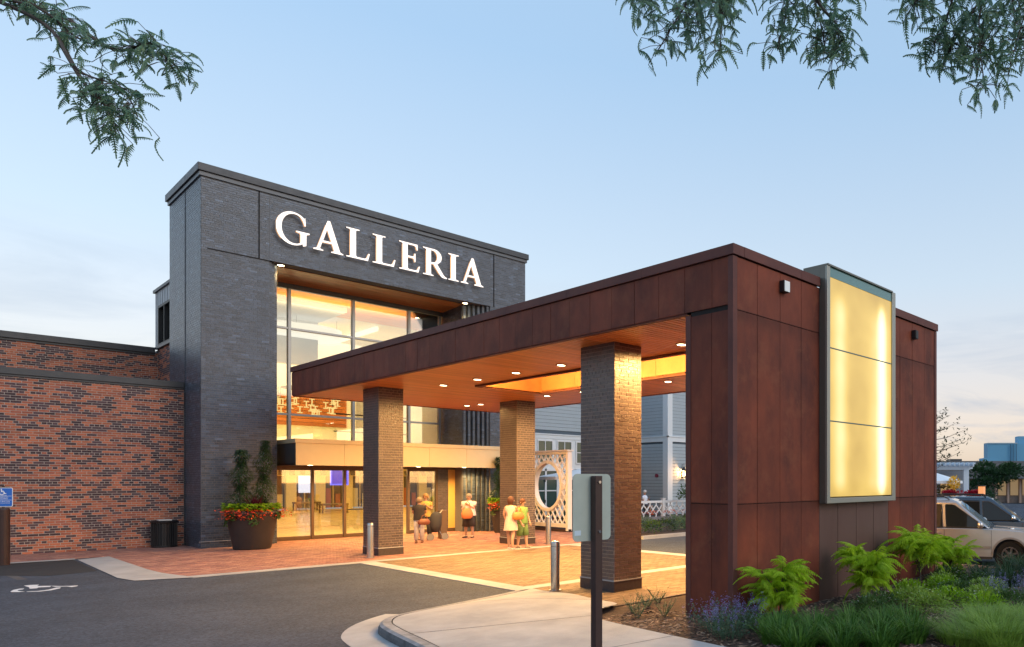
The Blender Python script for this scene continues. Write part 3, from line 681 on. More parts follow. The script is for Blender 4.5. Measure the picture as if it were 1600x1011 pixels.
# ================================================================== LETTERS
def arc(cx, cy, rx, ry, a0, a1, n):
    return [(cx+rx*math.cos(math.radians(a0+(a1-a0)*i/n)), cy+ry*math.sin(math.radians(a0+(a1-a0)*i/n))) for i in range(n+1)]
GL = {}
GL['G'] = (.905, [[*arc(.50, .5, .50, .53, 47, 305, 34), (.80, -.01), (.90, .03), (.905, .37), (.925, .40), (1.0, .415), (1.0, .455), (.60, .455), (.60, .415), (.70, .40), (.725, .36), (.725, .12), *arc(.54, .5, .375, .47, 298, 58, 34), (.80, .80), (.845, .66), (.885, .66), (.865, .93)]])
GL['A'] = (.87, [[(0, 0), (.33, 0), (.33, .035), (.24, .055), (.225, .08), (.30, .29), (.62, .29), (.69, .08), (.67, .055), (.59, .035), (.59, 0), (1, 0), (1, .035), (.92, .06), (.89, .09), (.56, 1.03), (.475, 1.03), (.44, .95), (.135, .1), (.10, .06), (0, .035)], [(.325, .35), (.455, .73), (.60, .35)]])
GL['L'] = (.73, [[(0, 0), (.92, 0), (1.0, .25), (.955, .26), (.86, .09), (.78, .06), (.45, .06), (.41, .10), (.41, .93), (.45, .96), (.56, .965), (.56, 1), (0, 1), (0, .965), (.12, .955), (.17, .92), (.17, .08), (.12, .045), (0, .035)]])
GL['E'] = (.74, [[(0, 0), (.93, 0), (1.0, .22), (.96, .23), (.87, .09), (.78, .06), (.46, .06), (.41, .10), (.41, .48), (.66, .48), (.72, .45), (.74, .36), (.785, .36), (.785, .66), (.74, .66), (.72, .57), (.66, .54), (.41, .54), (.41, .94), (.72, .94), (.80, .91), (.85, .80), (.895, .80), (.88, 1), (0, 1), (0, .965), (.12, .955), (.17, .92), (.17, .08), (.12, .045), (0, .035)]])
GL['R'] = (.85, [[(0, 0), (.44, 0), (.44, .035), (.36, .05), (.335, .08), (.335, .44), (.44, .44), (.74, .06), (.80, .015), (.90, 0), (1.02, 0), (1.02, .035), (.94, .06), (.87, .12), (.60, .47), *arc(.47, .73, .32, .27, -55, 90, 12), (0, 1), (0, .965), (.10, .955), (.14, .92), (.14, .08), (.10, .045), (0, .035)], [(.335, .50), *arc(.42, .72, .185, .215, -75, 85, 10), (.335, .94)]])
GL['I'] = (.40, [[(0, 0), (1, 0), (1, .035), (.78, .05), (.71, .09), (.71, .91), (.78, .95), (1, .965), (1, 1), (0, 1), (0, .965), (.22, .95), (.29, .91), (.29, .09), (.22, .05), (0, .035)]])
sg = thing('building_sign', (11, 27.3, 9.9), 'row of large white lit serif capitals on the dark brick above the entrance recess', 'sign')
M_let = mat('lit_letter_face', (.85, .83, .8), .4, emit=(1, .83, .70), es=.225)
M_ret = mat('letter_return', (.28, .22, .16), .4, metal=.5)
def letter(ch, x0, x1, z0, h, y):
    cu = bpy.data.curves.new('letter', 'CURVE'); cu.dimensions = '2D'; cu.fill_mode = 'BOTH'; cu.extrude = .045
    for lp in GL[ch][1]:
        sp = cu.splines.new('POLY'); sp.points.add(len(lp)-1); sp.use_cyclic_u = True
        for i, (a, b) in enumerate(lp): sp.points[i].co = (a*(x1-x0), b*h, 0, 1)
    tmp = bpy.data.objects.new('tmp', cu); COL.objects.link(tmp)
    dg = bpy.context.evaluated_depsgraph_get(); me = bpy.data.meshes.new_from_object(tmp.evaluated_get(dg)); COL.objects.unlink(tmp); bpy.data.objects.remove(tmp)
    me.materials.clear(); me.materials.append(M_let); me.materials.append(M_ret)
    for p in me.polygons: p.material_index = 0 if abs(p.normal.z) > .9 else 1
    o = bpy.data.objects.new('letter', me); COL.objects.link(o); o.parent = sg
    o.location = Vector((x0, y, z0))-Vector(sg.location); o.rotation_euler = (PI/2, 0, 0)
    # glow behind the letter, from its own concealed tubes
    area('letter_backlight', ((x0+x1)/2, y+.035, z0+h/2), x1-x0, 5, (1, .6, .35), sg, rot=(-PI/2, 0, 0), shape='RECTANGLE', sy=h*.8)
    return o
for ch, x0, x1 in (('G', 7.52, 8.45), ('A', 8.55, 9.44), ('L', 9.53, 10.27), ('L', 10.36, 11.12), ('E', 11.24, 11.97), ('R', 12.08, 12.95), ('I', 13.02, 13.42), ('A', 13.50, 14.41)):
    letter(ch, x0, x1, 9.87, 1.03, 27.22)
# ================================================================== PILLARS
M_core_p = mat('pillar_mortar', (.36, .29, .24), .9, var=.2, scale=20)
def pillar(x0, y0, label, top):
    W, D = .63, 1.03
    t = thing('brick_pillar', (x0+W/2, y0+D/2, 0), label, 'pillar', 'brick pillars carrying the canopy')
    part('mortar_core', MB().box(x0, y0, 0, x0+W, y0+D, 4.66), M_core_p, t)
    brickwork(t, [(x0, y0, 1, 0, 0, -1, W, .22, 4.66, 0), (x0, y0+D, 0, -1, -1, 0, D, .22, 4.66, BL/2), (x0+W, y0, 0, 1, 1, 0, D, .22, 4.66, 0), (x0+W, y0+D, -1, 0, 0, 1, W, .22, 4.66, 0)], tone_pillar, M_brick_a, M_brick_o, top=top)
    part('base_band', MB().box(x0-.02, y0-.02, .205, x0+W+.02, y0+D+.02, .228), M_conc, t)
    bb = MB(); 
    part('base_course', MB().box(x0-.012, y0-.012, 0, x0+W+.012, y0+D+.012, .205), mat('dark_base_brick', (.06, .045, .045), .6, var=.3, scale=20), t, bevel=.005)
pillar(8.1, 10.57, 'nearest dark brick pillar, one side glowing orange, behind the back of the road sign', 300)
pillar(8.1, 20.85, 'brick pillar under the far left end of the canopy with a steel bollard before it', 0)
pillar(12.14, 20.8, 'far brick pillar behind the two women, beside the white lattice screen', 0)
# ================================================================== RUSTED CANOPY AND WALL
cp = thing('rusted_canopy', (10.7, 16, 0), 'long flat rust-brown steel canopy ending in a full-height rusted panel wall', 'canopy')
CX0, CX1, CY0, CY1, CZ0, CZ1 = 7.4, 13.95, 6.91, 25.3, 4.68, 5.38
bk = MB().box(CX0+.02, CY0+.02, .0, CX1-.02, CY0+.9, CZ1).box(CX0+.02, CY0+.9, CZ0+.05, 9.56, CY1-.02, CZ1).box(11.54, CY0+.9, CZ0+.05, CX1-.02, CY1-.02, CZ1)
bk.box(9.56, 18.44, CZ0+.05, 11.54, CY1-.02, CZ1).box(9.56, CY0+.9, CZ0+.05, 11.54, 8.3, CZ1)
part('structural_core', bk, M_void, cp)
random.seed(11)
def panel(x0, y0, z0, x1, y1, z1, m=None, name='panel', lab=None):
    g = .005; j = random.uniform(0, .004)
    if abs(x1-x0) < .05: x0 -= j
    if abs(y1-y0) < .05: y0 -= j
    return part(name, MB().box(x0, y0, z0, x1, y1, z1), m or M_rust, cp, label=lab)
XS = [7.48, 7.93, 8.48, 9.03, 9.54]
XS2 = [11.86, 12.33, 12.85, 13.39, 13.86]
ZS = [.0, 1.74, 4.60, CZ1]
for row in range(3):
    z0, z1 = ZS[row]+.006, ZS[row+1]-.004
    for xs in (XS, XS2):
        for i in range(len(xs)-1): panel(xs[i]+.005, CY0, z0, xs[i+1]-.005, CY0+.02, z1)
XW = [9.54, 10.1, 10.7, 11.3, 11.86]
for i in range(4):
    panel(XW[i]+.005, CY0, .006, XW[i+1]-.005, CY0+.02, 1.736, M_rustg, lab='greyer rain-washed panel below the light box')
    panel(XW[i]+.005, CY0, 4.606, XW[i+1]-.005, CY0+.02, CZ1)
    panel(XW[i]+.005, CY0, 1.746, XW[i+1]-.005, CY0+.02, 4.596)
part('corner_trim', MB().box(7.385, CY0-.012, 0, 7.475, CY0+.09, CZ1), M_rust2, cp)
part('corner_trim', MB().box(13.865, CY0-.012, 0, 13.965, CY0+.09, CZ1), M_rust2, cp)
# end (-X) face of the wall
for (a, b) in ((7.01, 7.34), (7.35, 7.79)):
    panel(CX0, a, .006, CX0+.02, b, 1.736); panel(CX0, a, 1.746, CX0+.02, b, 4.60)
part('end_trim', MB().box(CX0-.01, 7.79, 0, CX0+.1, 7.9, 4.62), M_rust2, cp)
for (a, b) in ((7.9, CX1),): part('rear_panel', MB().box(7.5, 7.8, 0, CX1, 7.82, 4.64), M_rust, cp)
# fascia
y = 7.01; first = True
ys = [7.01, 7.34, 7.93]
while ys[-1]+.6 < CY1-.1: ys.append(ys[-1]+.6)
ys.append(CY1)
for i in range(len(ys)-1): panel(CX0, ys[i]+.004, CZ0, CX0+.02, ys[i+1]-.004, CZ1)
x = CX0+.02
while x < CX1-.05:
    b = min(x+.6, CX1); part('panel', MB().box(x+.004, CY1-.02, CZ0, b-.004, CY1, CZ1), M_rust, cp); x += .6
y = CY0+.1
while y < CY1-.05:
    b = min(y+.6, CY1); part('panel', MB().box(CX1-.02, y+.004, CZ0, CX1, b-.004, CZ1), M_rust, cp); y += .6
# coping lengths
for i in range(9):
    a = CY0-.04+(CY1-CY0+.06)*i/9; b = CY0-.04+(CY1-CY0+.06)*(i+1)/9
    part('coping', MB().box(CX0-.035, a+.003, CZ1+.015, CX0+.2, b-.003, CZ1+.165), M_rust2, cp)
    part('coping', MB().box(CX1-.2, a+.003, CZ1+.015, CX1+.035, b-.003, CZ1+.165), M_rust2, cp)
for a, b in ((CX0+.2, 9.0), (9.0, 9.52), (11.9, 13.0), (13.0, CX1-.2)):
    part('coping', MB().box(a+.003, CY0-.04, CZ1+.015, b-.003, CY0+.2, CZ1+.165), M_rust2, cp)
part('coping', MB().box(CX0+.2, CY1-.2, CZ1+.015, CX1-.2, CY1+.03, CZ1+.165), M_rust2, cp)
part('roof_membrane', MB().box(CX0+.2, CY0+.2, CZ1, 9.5, CY1-.2, CZ1+.05).box(11.6, CY0+.2, CZ1, CX1-.2, CY1-.2, CZ1+.05), M_dmetal, cp)
# lip and soffit planks (running across the canopy)
part('soffit_lip', MB().box(CX0+.02, 7.9, 4.655, CX0+.10, CY1-.02, CZ0).box(CX0+.1, CY1-.1, 4.655, CX1-.1, CY1-.02, CZ0).box(CX1-.1, 7.9, 4.655, CX1-.02, CY1-.02, CZ0), M_rust2, cp)
y = 7.84
while y < CY1-.12:
    b = y+.13
    segs = [(CX0+.1, 9.6), (11.5, CX1-.1)] if 8.3 < y < 18.38 else [(CX0+.1, CX1-.1)]
    for a, c in segs:
        part('soffit_plank', MB().box(a, y+.017, 4.672, c, b-.017, 4.70), M_wood, cp)
    y = b
# skylight opening
sw = mat('skylight_panel', (.48, .20, .07), .5, col2=(.34, .13, .05), scale=1.2)
yy = 8.3
while yy < 18.3:
    b = min(yy+1.69, 18.44)
    part('skylight_panel', MB().box(11.5, yy+.006, 4.64, 11.535, b-.006, 5.36), sw, cp)
    part('skylight_panel', MB().box(9.565, yy+.006, 4.64, 9.60, b-.006, 5.36), sw, cp); yy += 1.69
part('skylight_panel', MB().box(9.6, 18.4, 4.64, 11.5, 18.435, 5.36), sw, cp)
part('skylight_panel', MB().box(9.6, 8.3, 4.64, 11.5, 8.335, 5.36), sw, cp)
part('skylight_trim', MB().box(9.54, 8.3, 4.62, 9.62, 18.44, 4.668).box(11.48, 8.3, 4.62, 11.56, 18.44, 4.668).box(9.62, 18.4, 4.62, 11.48, 18.46, 4.668), M_rust2, cp)
part('skylight_glazing', MB().box(9.5, 8.2, CZ1+.06, 11.6, 18.5, CZ1+.075), glass('skylight_glass', (.85, .9, .9)), cp)
DL = [(9.02, 9.75), (9.02, 11.7), (9.02, 13.65), (9.02, 15.5), (9.02, 17.3), (9.02, 19.1), (12.2, 9.75), (12.2, 11.7), (12.2, 13.7), (12.2, 15.5), (12.15, 17.3), (12.07, 19.0), (12.05, 22.9), (11.97, 23.66), (9.02, 22.9)]
for x, y in DL:
    d_ = part('downlight', MB().lathe([(.088, 0), (.115, 0), (.115, .02), (.088, .02), (.088, 0)], 18, (x, y, 4.655), cap=False), M_bronze, cp)
    part('lens', MB().lathe([(.085, 0), (.085, .01)], 18, (x, y, 4.66)), M_lens, d_)
    spot('downlight_lamp', (x, y, 4.645), 1000 if (x, y) == DL[0] else 540, WARM, cp, 168, .6)
for y in (9.2, 11.2, 13.2, 15.2, 17.2):
    area('cove_lamp', (9.66, y, 4.8), .2, 110, (1, .50, .12), cp, rot=(0, -PI/2-.25, 0), shape='RECTANGLE', sy=1.8)
# ---- tall light box
lb = thing('light_box', (10.7, 6.9, 1.7), 'tall glowing yellow frosted glass light box in a grey metal frame on the rusted wall', 'light box')
LX0, LX1, LY, LZ0, LZ1 = 9.54, 11.86, 6.74, 1.70, 5.74
part('housing', MB().box(LX0, LY+.05, LZ0, LX0+.05, CY0-.004, LZ1).box(LX1-.05, LY+.05, LZ0, LX1, CY0-.004, LZ1).box(LX0+.05, LY+.05, LZ0, LX1-.05, CY0-.004, LZ0+.05).box(LX0, CY0-.002, CZ1+.17, LX1, 7.25, LZ1).box(LX0+.05, CY0-.03, LZ0+.05, LX1-.05, CY0-.004, LZ1), mat('grey_bronze_metal', (.16, .155, .135), .42, metal=.5), lb)
M_lbf = mat('grey_bronze_metal', None)
fr = [(LX0, LY, LZ0, LX0+.09, LY+.05, LZ1), (LX1-.13, LY, LZ0, LX1, LY+.05, LZ1+.02), (LX0+.09, LY, LZ0, LX1-.13, LY+.05, LZ0+.09)]
for q in fr: part('frame', MB().box(*q), mat('light_frame_metal', (.33, .33, .29), .4, metal=.5), lb, bevel=.006)
part('cap', MB().box(LX0, LY-.015, LZ1-.002+.003, LX1-.13, 7.25, LZ1+.03), M_lbf, lb)
def lbmat():
    m = bpy.data.materials.new('frosted_lit_glass'); m.use_nodes = True; t = m.node_tree; b = t.nodes['Principled BSDF']; n = t.nodes.new; l = t.links.new
    b.inputs['Base Color'].default_value = (.30, .24, .10, 1); b.inputs['Roughness'].default_value = .12
    g = n('ShaderNodeNewGeometry'); s = n('ShaderNodeSeparateXYZ'); l(g.outputs['Position'], s.inputs[0])
    nz = n('ShaderNodeTexNoise'); nz.inputs['Scale'].default_value = 1.1; l(g.outputs['Position'], nz.inputs['Vector'])
    def tube(cx, wdt, a):
        d = n('ShaderNodeMath'); d.operation = 'SUBTRACT'; d.inputs[1].default_value = cx; l(s.outputs['X'], d.inputs[0])
        q = n('ShaderNodeMath'); q.operation = 'MULTIPLY'; l(d.outputs[0], q.inputs[0]); l(d.outputs[0], q.inputs[1])
        e = n('ShaderNodeMath'); e.operation = 'DIVIDE'; e.inputs[1].default_value = -wdt*wdt; l(q.outputs[0], e.inputs[0])
        x = n('ShaderNodeMath'); x.operation = 'EXPONENT'; l(e.outputs[0], x.inputs[0])
        y = n('ShaderNodeMath'); y.operation = 'MULTIPLY'; y.inputs[1].default_value = a; l(x.outputs[0], y.inputs[0]); return y
    t1 = tube(9.98, .22, .30); t2 = tube(11.38, .12, .95); t3 = tube(11.3, .4, .25)
    # tubes stop short of the top and bottom of the box
    zz = n('ShaderNodeMapRange'); zz.interpolation_type = 'SMOOTHSTEP'; zz.inputs['From Min'].default_value = 5.55; zz.inputs['From Max'].default_value = 4.95; l(s.outputs['Z'], zz.inputs['Value'])
    z2 = n('ShaderNodeMapRange'); z2.interpolation_type = 'SMOOTHSTEP'; z2.inputs['From Min'].default_value = 1.7; z2.inputs['From Max'].default_value = 2.1; l(s.outputs['Z'], z2.inputs['Value'])
    def M(op, a, bb):
        q = n('ShaderNodeMath'); q.operation = op
        for i, v in enumerate((a, bb)):
            if isinstance(v, (int, float)): q.inputs[i].default_value = v
            else: l(v, q.inputs[i])
        return q.outputs[0]
    sm_ = M('ADD', M('ADD', t1.outputs[0], t2.outputs[0]), t3.outputs[0])
    tot = M('ADD', M('MULTIPLY', M('MULTIPLY', sm_, zz.outputs[0]), z2.outputs[0]), M('MULTIPLY_ADD', nz.outputs['Fac'], .25) if False else M('MULTIPLY', M('ADD', nz.outputs['Fac'], 1.15), .33))
    cr_ = n('ShaderNodeValToRGB'); e = cr_.color_ramp.elements
    e[0].position = 0.38; e[0].color = (.76, .41, .05, 1); e[1].position = 1.15; e[1].color = (1, .86, .48, 1)
    x = e.new(.66); x.color = (1, .66, .15, 1)
    l(tot, cr_.inputs['Fac']); l(cr_.outputs['Color'], b.inputs['Emission Color']); l(M('MULTIPLY', tot, .25), b.inputs['Emission Strength'])
    return m
M_lb = lbmat()
ZB = [1.80, 3.11, 4.36, 5.58]
for i in range(3):
    part('frosted_pane', MB().box(LX0+.09, LY+.028, ZB[i]+.012, LX1-.13, LY+.04, ZB[i+1]-.012), M_lb, lb)
for z in ZB[1:3]: part('glazing_bar', MB().box(LX0+.09, LY+.02, z-.01, LX1-.13, LY+.05, z+.01), mat('teal_edge', (.07, .13, .13), .2), lb)
part('glass_top_edge', MB().box(LX0+.09, LY+.02, 5.57, LX1-.13, LY+.05, LZ1), mat('green_glass', (.10, .22, .21), .05, spec=1), lb)
for (x, z, m_, w_, lab) in ((8.53, 5.16, mat('pale_sconce', (.85, .88, .86), .4), .07, 'small pale square sconce high on the rusted wall left of the light box'), (12.87, 5.13, M_black, .055, 'small dark square fixture high on the rusted wall right of the light box')):
    s_ = thing('wall_sconce', (x, CY0, z), lab, 'wall lamp')
    part('body', MB().box(x-w_, CY0-.10, z-.09, x+w_, CY0-.004, z+.09), M_black, s_, bevel=.004)
    part('face_plate', MB().box(x-w_+.012, CY0-.108, z-.08, x+w_, CY0-.1, z+.085), m_, s_)
# ================================================================== BACKGROUND BUILDINGS AND PATIO
def V(d, px): 
    """ground point at d metres in front of the tripod, bearing px"""
    lt = (px-1260)/FPX*d
    return (FW[0]*d+RT[0]*lt, FW[1]*d+RT[1]*lt)
M_clap = mat('blue_grey_clapboard', (.46, .53, .58), .6, var=.06)
M_trim = mat('white_trim', (.74, .77, .79), .5, var=.04)
M_teal = mat('dark_green_glass', (.03, .07, .06), .08, spec=.8)
hb = thing('clapboard_building', (24, 32, 0), 'pale blue-grey clapboard restaurant building with white trim behind the patio', 'building')
YB, XBF, YW = 30.0, 26.7, 33.0
part('wall', MB().box(XBF+.03, YB+.03, 0, 38, YB+.3, 8.2).box(XBF+.03, YB+.3, 0, XBF+.3, YW+.3, 8.2).box(16.6, YW+.03, 0, XBF+.03, YW+.3, 8.2), mat('lap_shadow_backing', (.10, .13, .16), .9), hb)  # dark backing colour stands in for the shadow under each clapboard lap
pitch = .19
k = 0
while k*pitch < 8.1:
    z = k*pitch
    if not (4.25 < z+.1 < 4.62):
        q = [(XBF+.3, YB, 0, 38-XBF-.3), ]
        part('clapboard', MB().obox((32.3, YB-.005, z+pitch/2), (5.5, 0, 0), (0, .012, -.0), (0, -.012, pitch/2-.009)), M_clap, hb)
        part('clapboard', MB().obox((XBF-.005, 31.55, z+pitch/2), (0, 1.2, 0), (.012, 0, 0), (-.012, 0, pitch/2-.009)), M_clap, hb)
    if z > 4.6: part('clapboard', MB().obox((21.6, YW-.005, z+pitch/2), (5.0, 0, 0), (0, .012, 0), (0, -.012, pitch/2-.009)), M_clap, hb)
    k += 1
part('corner_board', MB().box(XBF-.06, YB-.06, 0, XBF+.3, YB+.03, 8.2).box(XBF-.06, YB+.03, 0, XBF+.03, YB+.36, 8.2), M_trim, hb)
part('corner_board', MB().box(XBF-.03, 32.5, 0, XBF+.03, YW, 8.2).box(XBF-.4, YW-.03, 0, XBF, YW+.03, 8.2), M_trim, hb)
part('belt_course', MB().box(XBF-.05, YB-.05, 4.3, 38, YB+.02, 4.56).box(XBF-.05, YB, 4.3, XBF+.02, YW, 4.56).box(XBF-.09, YB-.09, 4.56, 38, YB+.02, 4.62).box(XBF-.09, YB-.09, 4.56, XBF+.02, YW, 4.62), M_trim, hb)
part('upper_belt', MB().box(16.6, YW-.04, 4.3, XBF, YW+.02, 4.5).box(16.6, YW-.08, 4.5, XBF, YW+.02, 4.56), M_trim, hb)
part('lower_wall', MB().box(16.6, YW, 0, XBF, YW+.03, 4.3), M_trim, hb)
for x in [16.9+k*1.16 for k in range(8)]:
    wf = part('window', MB().box(x, YW-.05, 2.98, x+.06, YW, 4.22).box(x+.86, YW-.05, 2.98, x+.92, YW, 4.22).box(x+.06, YW-.05, 2.98, x+.86, YW, 3.04).box(x+.06, YW-.05, 4.16, x+.86, YW, 4.22).box(x+.44, YW-.045, 3.04, x+.48, YW, 4.16).box(x+.06, YW-.045, 3.58, x+.86, YW, 3.62), M_white, hb)
    for a in (x+.06, x+.48):
        for z0, z1 in ((3.04, 3.58), (3.62, 4.16)): part('pane', MB().box(a, YW-.02, z0, a+.38, YW-.012, z1), M_teal, wf)
for x in (18.2, 20.0, 21.8, 23.6):
    df = part('door', MB().box(x, YW-.07, .05, x+.1, YW, 2.7).box(x+.8, YW-.07, .05, x+.9, YW, 2.7).box(x+1.5, YW-.07, .05, x+1.6, YW, 2.7).box(x+.1, YW-.07, 2.58, x+1.5, YW, 2.7).box(x+.1, YW-.065, 1.5, x+1.5, YW-.02, 1.56), M_white, hb)
    for a, b in ((x+.1, x+.8), (x+.9, x+1.5)): part('pane', MB().box(a, YW-.02, .08, b, YW-.012, 2.58), M_teal, df)
    part('hinge', MB().box(x+.78, YW-.1, .9, x+.83, YW-.07, 1.05).box(x+.78, YW-.1, 2.0, x+.83, YW-.07, 2.15), M_black, df)
dd = part('door', MB().box(XBF-.02, 32.9, .0, XBF+.02, 33.0, 3.0).box(XBF-.5, 32.3, .1, XBF-.42, 32.4, 2.9).box(XBF-1.4, YW-.1, 0, XBF-1.3, YW-.03, 2.9).box(XBF-1.4, YW-.1, 2.8, XBF-.4, YW-.03, 2.9), M_white, hb)
part('pane', MB().box(XBF-1.3, YW-.06, .1, XBF-.5, YW-.05, 2.8), M_teal, dd)
part('fire_bell', MB().lathe([(.11, 0), (.11, .06)], 12, (0, 0, 0)).box(0, 0, 0, .001, .001, .001), mat('red_bell', (.25, .02, .05), .4), None) if False else None
fb = MB(); fb.tube([(XBF-.01, 30.9, 2.35), (XBF-.10, 30.9, 2.35)], .11, 12); solo('alarm_bell', fb, mat('dark_red_paint', (.22, .02, .05), .4), 'dark red alarm bell on the shaded clapboard wall', 'alarm bell', (XBF-.05, 30.9, 2.35))
# wall lantern
lx, lz = 27.75, 2.25
ln = thing('wall_lantern', (lx, YB-.2, lz), 'black carriage lantern glowing orange on the clapboard corner wall', 'lantern')
part('cage', MB().box(lx-.13, YB-.33, lz-.02, lx+.13, YB-.07, lz+.01).box(lx-.13, YB-.33, lz+.40, lx+.13, YB-.07, lz+.43).tube([(lx, YB-.2, lz+.62), (lx, YB-.2, lz+.43)], [.02, .13], 8)
     .box(lx-.13, YB-.33, lz, lx-.115, YB-.315, lz+.4).box(lx+.115, YB-.33, lz, lx+.13, YB-.315, lz+.4).box(lx-.13, YB-.085, lz, lx-.115, YB-.07, lz+.4).box(lx+.115, YB-.085, lz, lx+.13, YB-.07, lz+.4).box(lx-.008, YB-.33, lz, lx+.008, YB-.315, lz+.4), M_black, ln)
part('bracket', MB().tube([(lx, YB, lz+.2), (lx, YB-.06, lz+.75), (lx, YB-.2, lz+.8), (lx, YB-.2, lz+.6)], .015, 6).box(lx-.05, YB-.03, lz-.05, lx+.05, YB, lz+.35), M_black, ln)
for dx in (-.05, .05): part('bulb', MB().lathe([(.01, 0), (.032, .05), (.03, .12), (.004, .22)], 10, (lx+dx, YB-.2, lz+.08)), emis('lantern_flame', (1, .5, .12), 22), ln)
pl = bpy.data.lights.new('lantern_lamp', 'POINT'); pl.energy = 28; pl.color = (1, .5, .18); pl.shadow_soft_size = .08
po = bpy.data.objects.new('lantern_lamp', pl); COL.objects.link(po); po.parent = ln; po.location = (0, -.02, .2)
# ---- white lattice screen with a round opening
M_latt = mat('white_lattice_paint', (.80, .76, .72), .5, var=.04)
ls = thing('lattice_screen', (16.4, 25.4, 0), 'tall white lattice screen with a big round porthole, behind the far brick pillar', 'screen')
SX, SY0, SY1, SZ0, SZ1 = 16.3, 24.22, 27.3, .12, 3.26
part('frame', MB().box(SX, SY0, 0.05, SX+.2, SY0+.14, SZ1).box(SX, SY1-.14, .05, SX+.2, SY1, SZ1).box(SX+.02, SY0+.14, SZ1-.12, SX+.18, SY1-.14, SZ1-.02).box(SX+.02, SY0+.14, .18, SX+.18, SY1-.14, .34), M_latt, ls, bevel=.006)
part('top_cap', MB().box(SX-.05, SY0-.05, SZ1, SX+.25, SY1+.05, SZ1+.05), M_latt, ls)
part('base_rail', MB().box(SX+.03, SY0, .0, SX+.17, SY1, .12), mat('dark_base', (.05, .03, .03), .6), ls)
OC = (25.70, 1.86); OR = .92
ring_ = MB()
nn = 56
for i in range(nn):
    a0 = 2*PI*i/nn; a1 = 2*PI*(i+1)/nn
    def rp(r, a, x): return (x, OC[0]+r*math.cos(a), OC[1]+r*math.sin(a))
    for r0, r1, xf, xb in ((OR, OR+.13, SX+.0, SX+.2),):
        ring_.add([rp(r0, a0, xf), rp(r1, a0, xf), rp(r1, a1, xf), rp(r0, a1, xf), rp(r0, a0, xb), rp(r1, a0, xb), rp(r1, a1, xb), rp(r0, a1, xb)],
                  [(0, 1, 2, 3), (7, 6, 5, 4), (0, 3, 7, 4), (1, 5, 6, 2)])
part('round_opening_ring', ring_, M_latt, ls)
def clip_out(p, q, cy, cz, R):
    # pieces of segment pq lying outside the circle
    p = Vector(p); q = Vector(q); d = q-p; f = p-Vector((cy, cz)); A = d.dot(d); B = 2*f.dot(d); C_ = f.dot(f)-R*R; D = B*B-4*A*C_
    if D <= 0: return [(p, q)]
    t0 = (-B-math.sqrt(D))/(2*A); t1 = (-B+math.sqrt(D))/(2*A); r = []
    if t1 <= 0 or t0 >= 1: return [(p, q)]
    if t0 > 0.02: r.append((p, p+d*t0))
    if t1 < .98: r.append((p+d*t1, q))
    return r
yA, yB, zA, zB = SY0+.14, SY1-.14, .34, SZ1-.12
pt = .33
def boxclip(y0, z0, sgn):
    pts = []
    # line z = z0 + sgn*1.25*(y-y0) clipped to the rectangle
    for t in (yA, yB):
        z = z0+sgn*1.3*(t-y0)
        if zA <= z <= zB: pts.append((t, z))
    for z in (zA, zB):
        t = y0+(z-z0)/(sgn*1.3)
        if yA < t < yB: pts.append((t, z))
    return pts[:2] if len(pts) >= 2 else None
for sgn in (1, -1):
    k = -16
    while k < 16:
        s_ = boxclip(OC[0]+(k+.5)*pt, OC[1], sgn); k += 1
        if not s_: continue
        for a, b in clip_out(s_[0], s_[1], OC[0], OC[1], OR+.1):
            if (b-a).length < .06: continue
            xo = SX+.06 if sgn > 0 else SX+.10
            part('lattice_bar', MB().bar((xo, a.x, a.y), (xo, b.x, b.y), .035, .05, up=(1, 0, 0)), M_latt, ls)
# ---- patio: umbrella, fence, planting, diners
def umbrella(x, y, z, r, label, col=(.74, .78, .82)):
    t = thing('patio_umbrella', (x, y, 0), label, 'umbrella')
    part('pole', MB().tube([(x, y, 0), (x, y, z+.45)], .025, 8), M_alu, t)
    c = MB(); n = 8; vs = [(x, y, z+.45)]+[(x+r*math.cos(2*PI*k/n+.3), y+r*math.sin(2*PI*k/n+.3), z) for k in range(n)]
    c.add(vs, [(0, 1+k, 1+(k+1) % n) for k in range(n)])
    v2 = [(p[0], p[1], p[2]-.14) for p in vs[1:]]; c.add(vs[1:]+v2, [(k, (k+1) % n, n+(k+1) % n, n+k) for k in range(n)])
    o = part('canopy', c, mat('umbrella_canvas', (.74, .78, .82), .8), t); m = o.modifiers.new('thick', 'SOLIDIFY'); m.thickness = .01
    return t
umbrella(19.9, 27.9, 2.25, 2.3, 'white patio umbrella seen through and beside the round lattice opening')
ux, uy = V(38, 1462); umbrella(ux, uy, 2.05, 1.45, 'white umbrella in the distance past the end of the rusted wall')
M_fence = mat('white_fence', (.74, .78, .82), .5, var=.03)
def fence_panel(x0, x1, y, lab):
    t = thing('patio_fence', ((x0+x1)/2, y, 0), lab, 'fence', 'white geometric fence around the patio')
    part('rail', MB().box(x0, y-.04, .97, x1, y+.04, 1.08), M_fence, t); part('rail', MB().box(x0, y-.04, .16, x1, y+.04, .27), M_fence, t)
    n = max(2, int(round((x1-x0)/.42))); p = (x1-x0)/n
    for i in range(n+1):
        x = x0+i*p
        part('picket', MB().box(x-.03, y-.025, .86, x+.03, y+.025, .97).box(x-.03, y-.025, .27, x+.03, y+.025, .4), M_fence, t)
        if i < n: part('diamond_bar', MB().bar((x, y, .86), (x+p, y, .4), .05, .05, up=(0, 1, 0)).bar((x+p, y+.004, .86), (x, y+.004, .4), .05, .05, up=(0, 1, 0)), M_fence, t)
    part('post', MB().box(x1-.01, y-.08, 0, x1+.15, y+.08, 1.17).box(x1-.03, y-.1, 1.17, x1+.17, y+.1, 1.2), M_fence, t)
fence_panel(19.6, 21.5, 26.5, 'white patio fence panel mostly hidden behind the near brick pillar')
fence_panel(21.65, 23.2, 26.5, 'white fence panel just right of the near brick pillar')
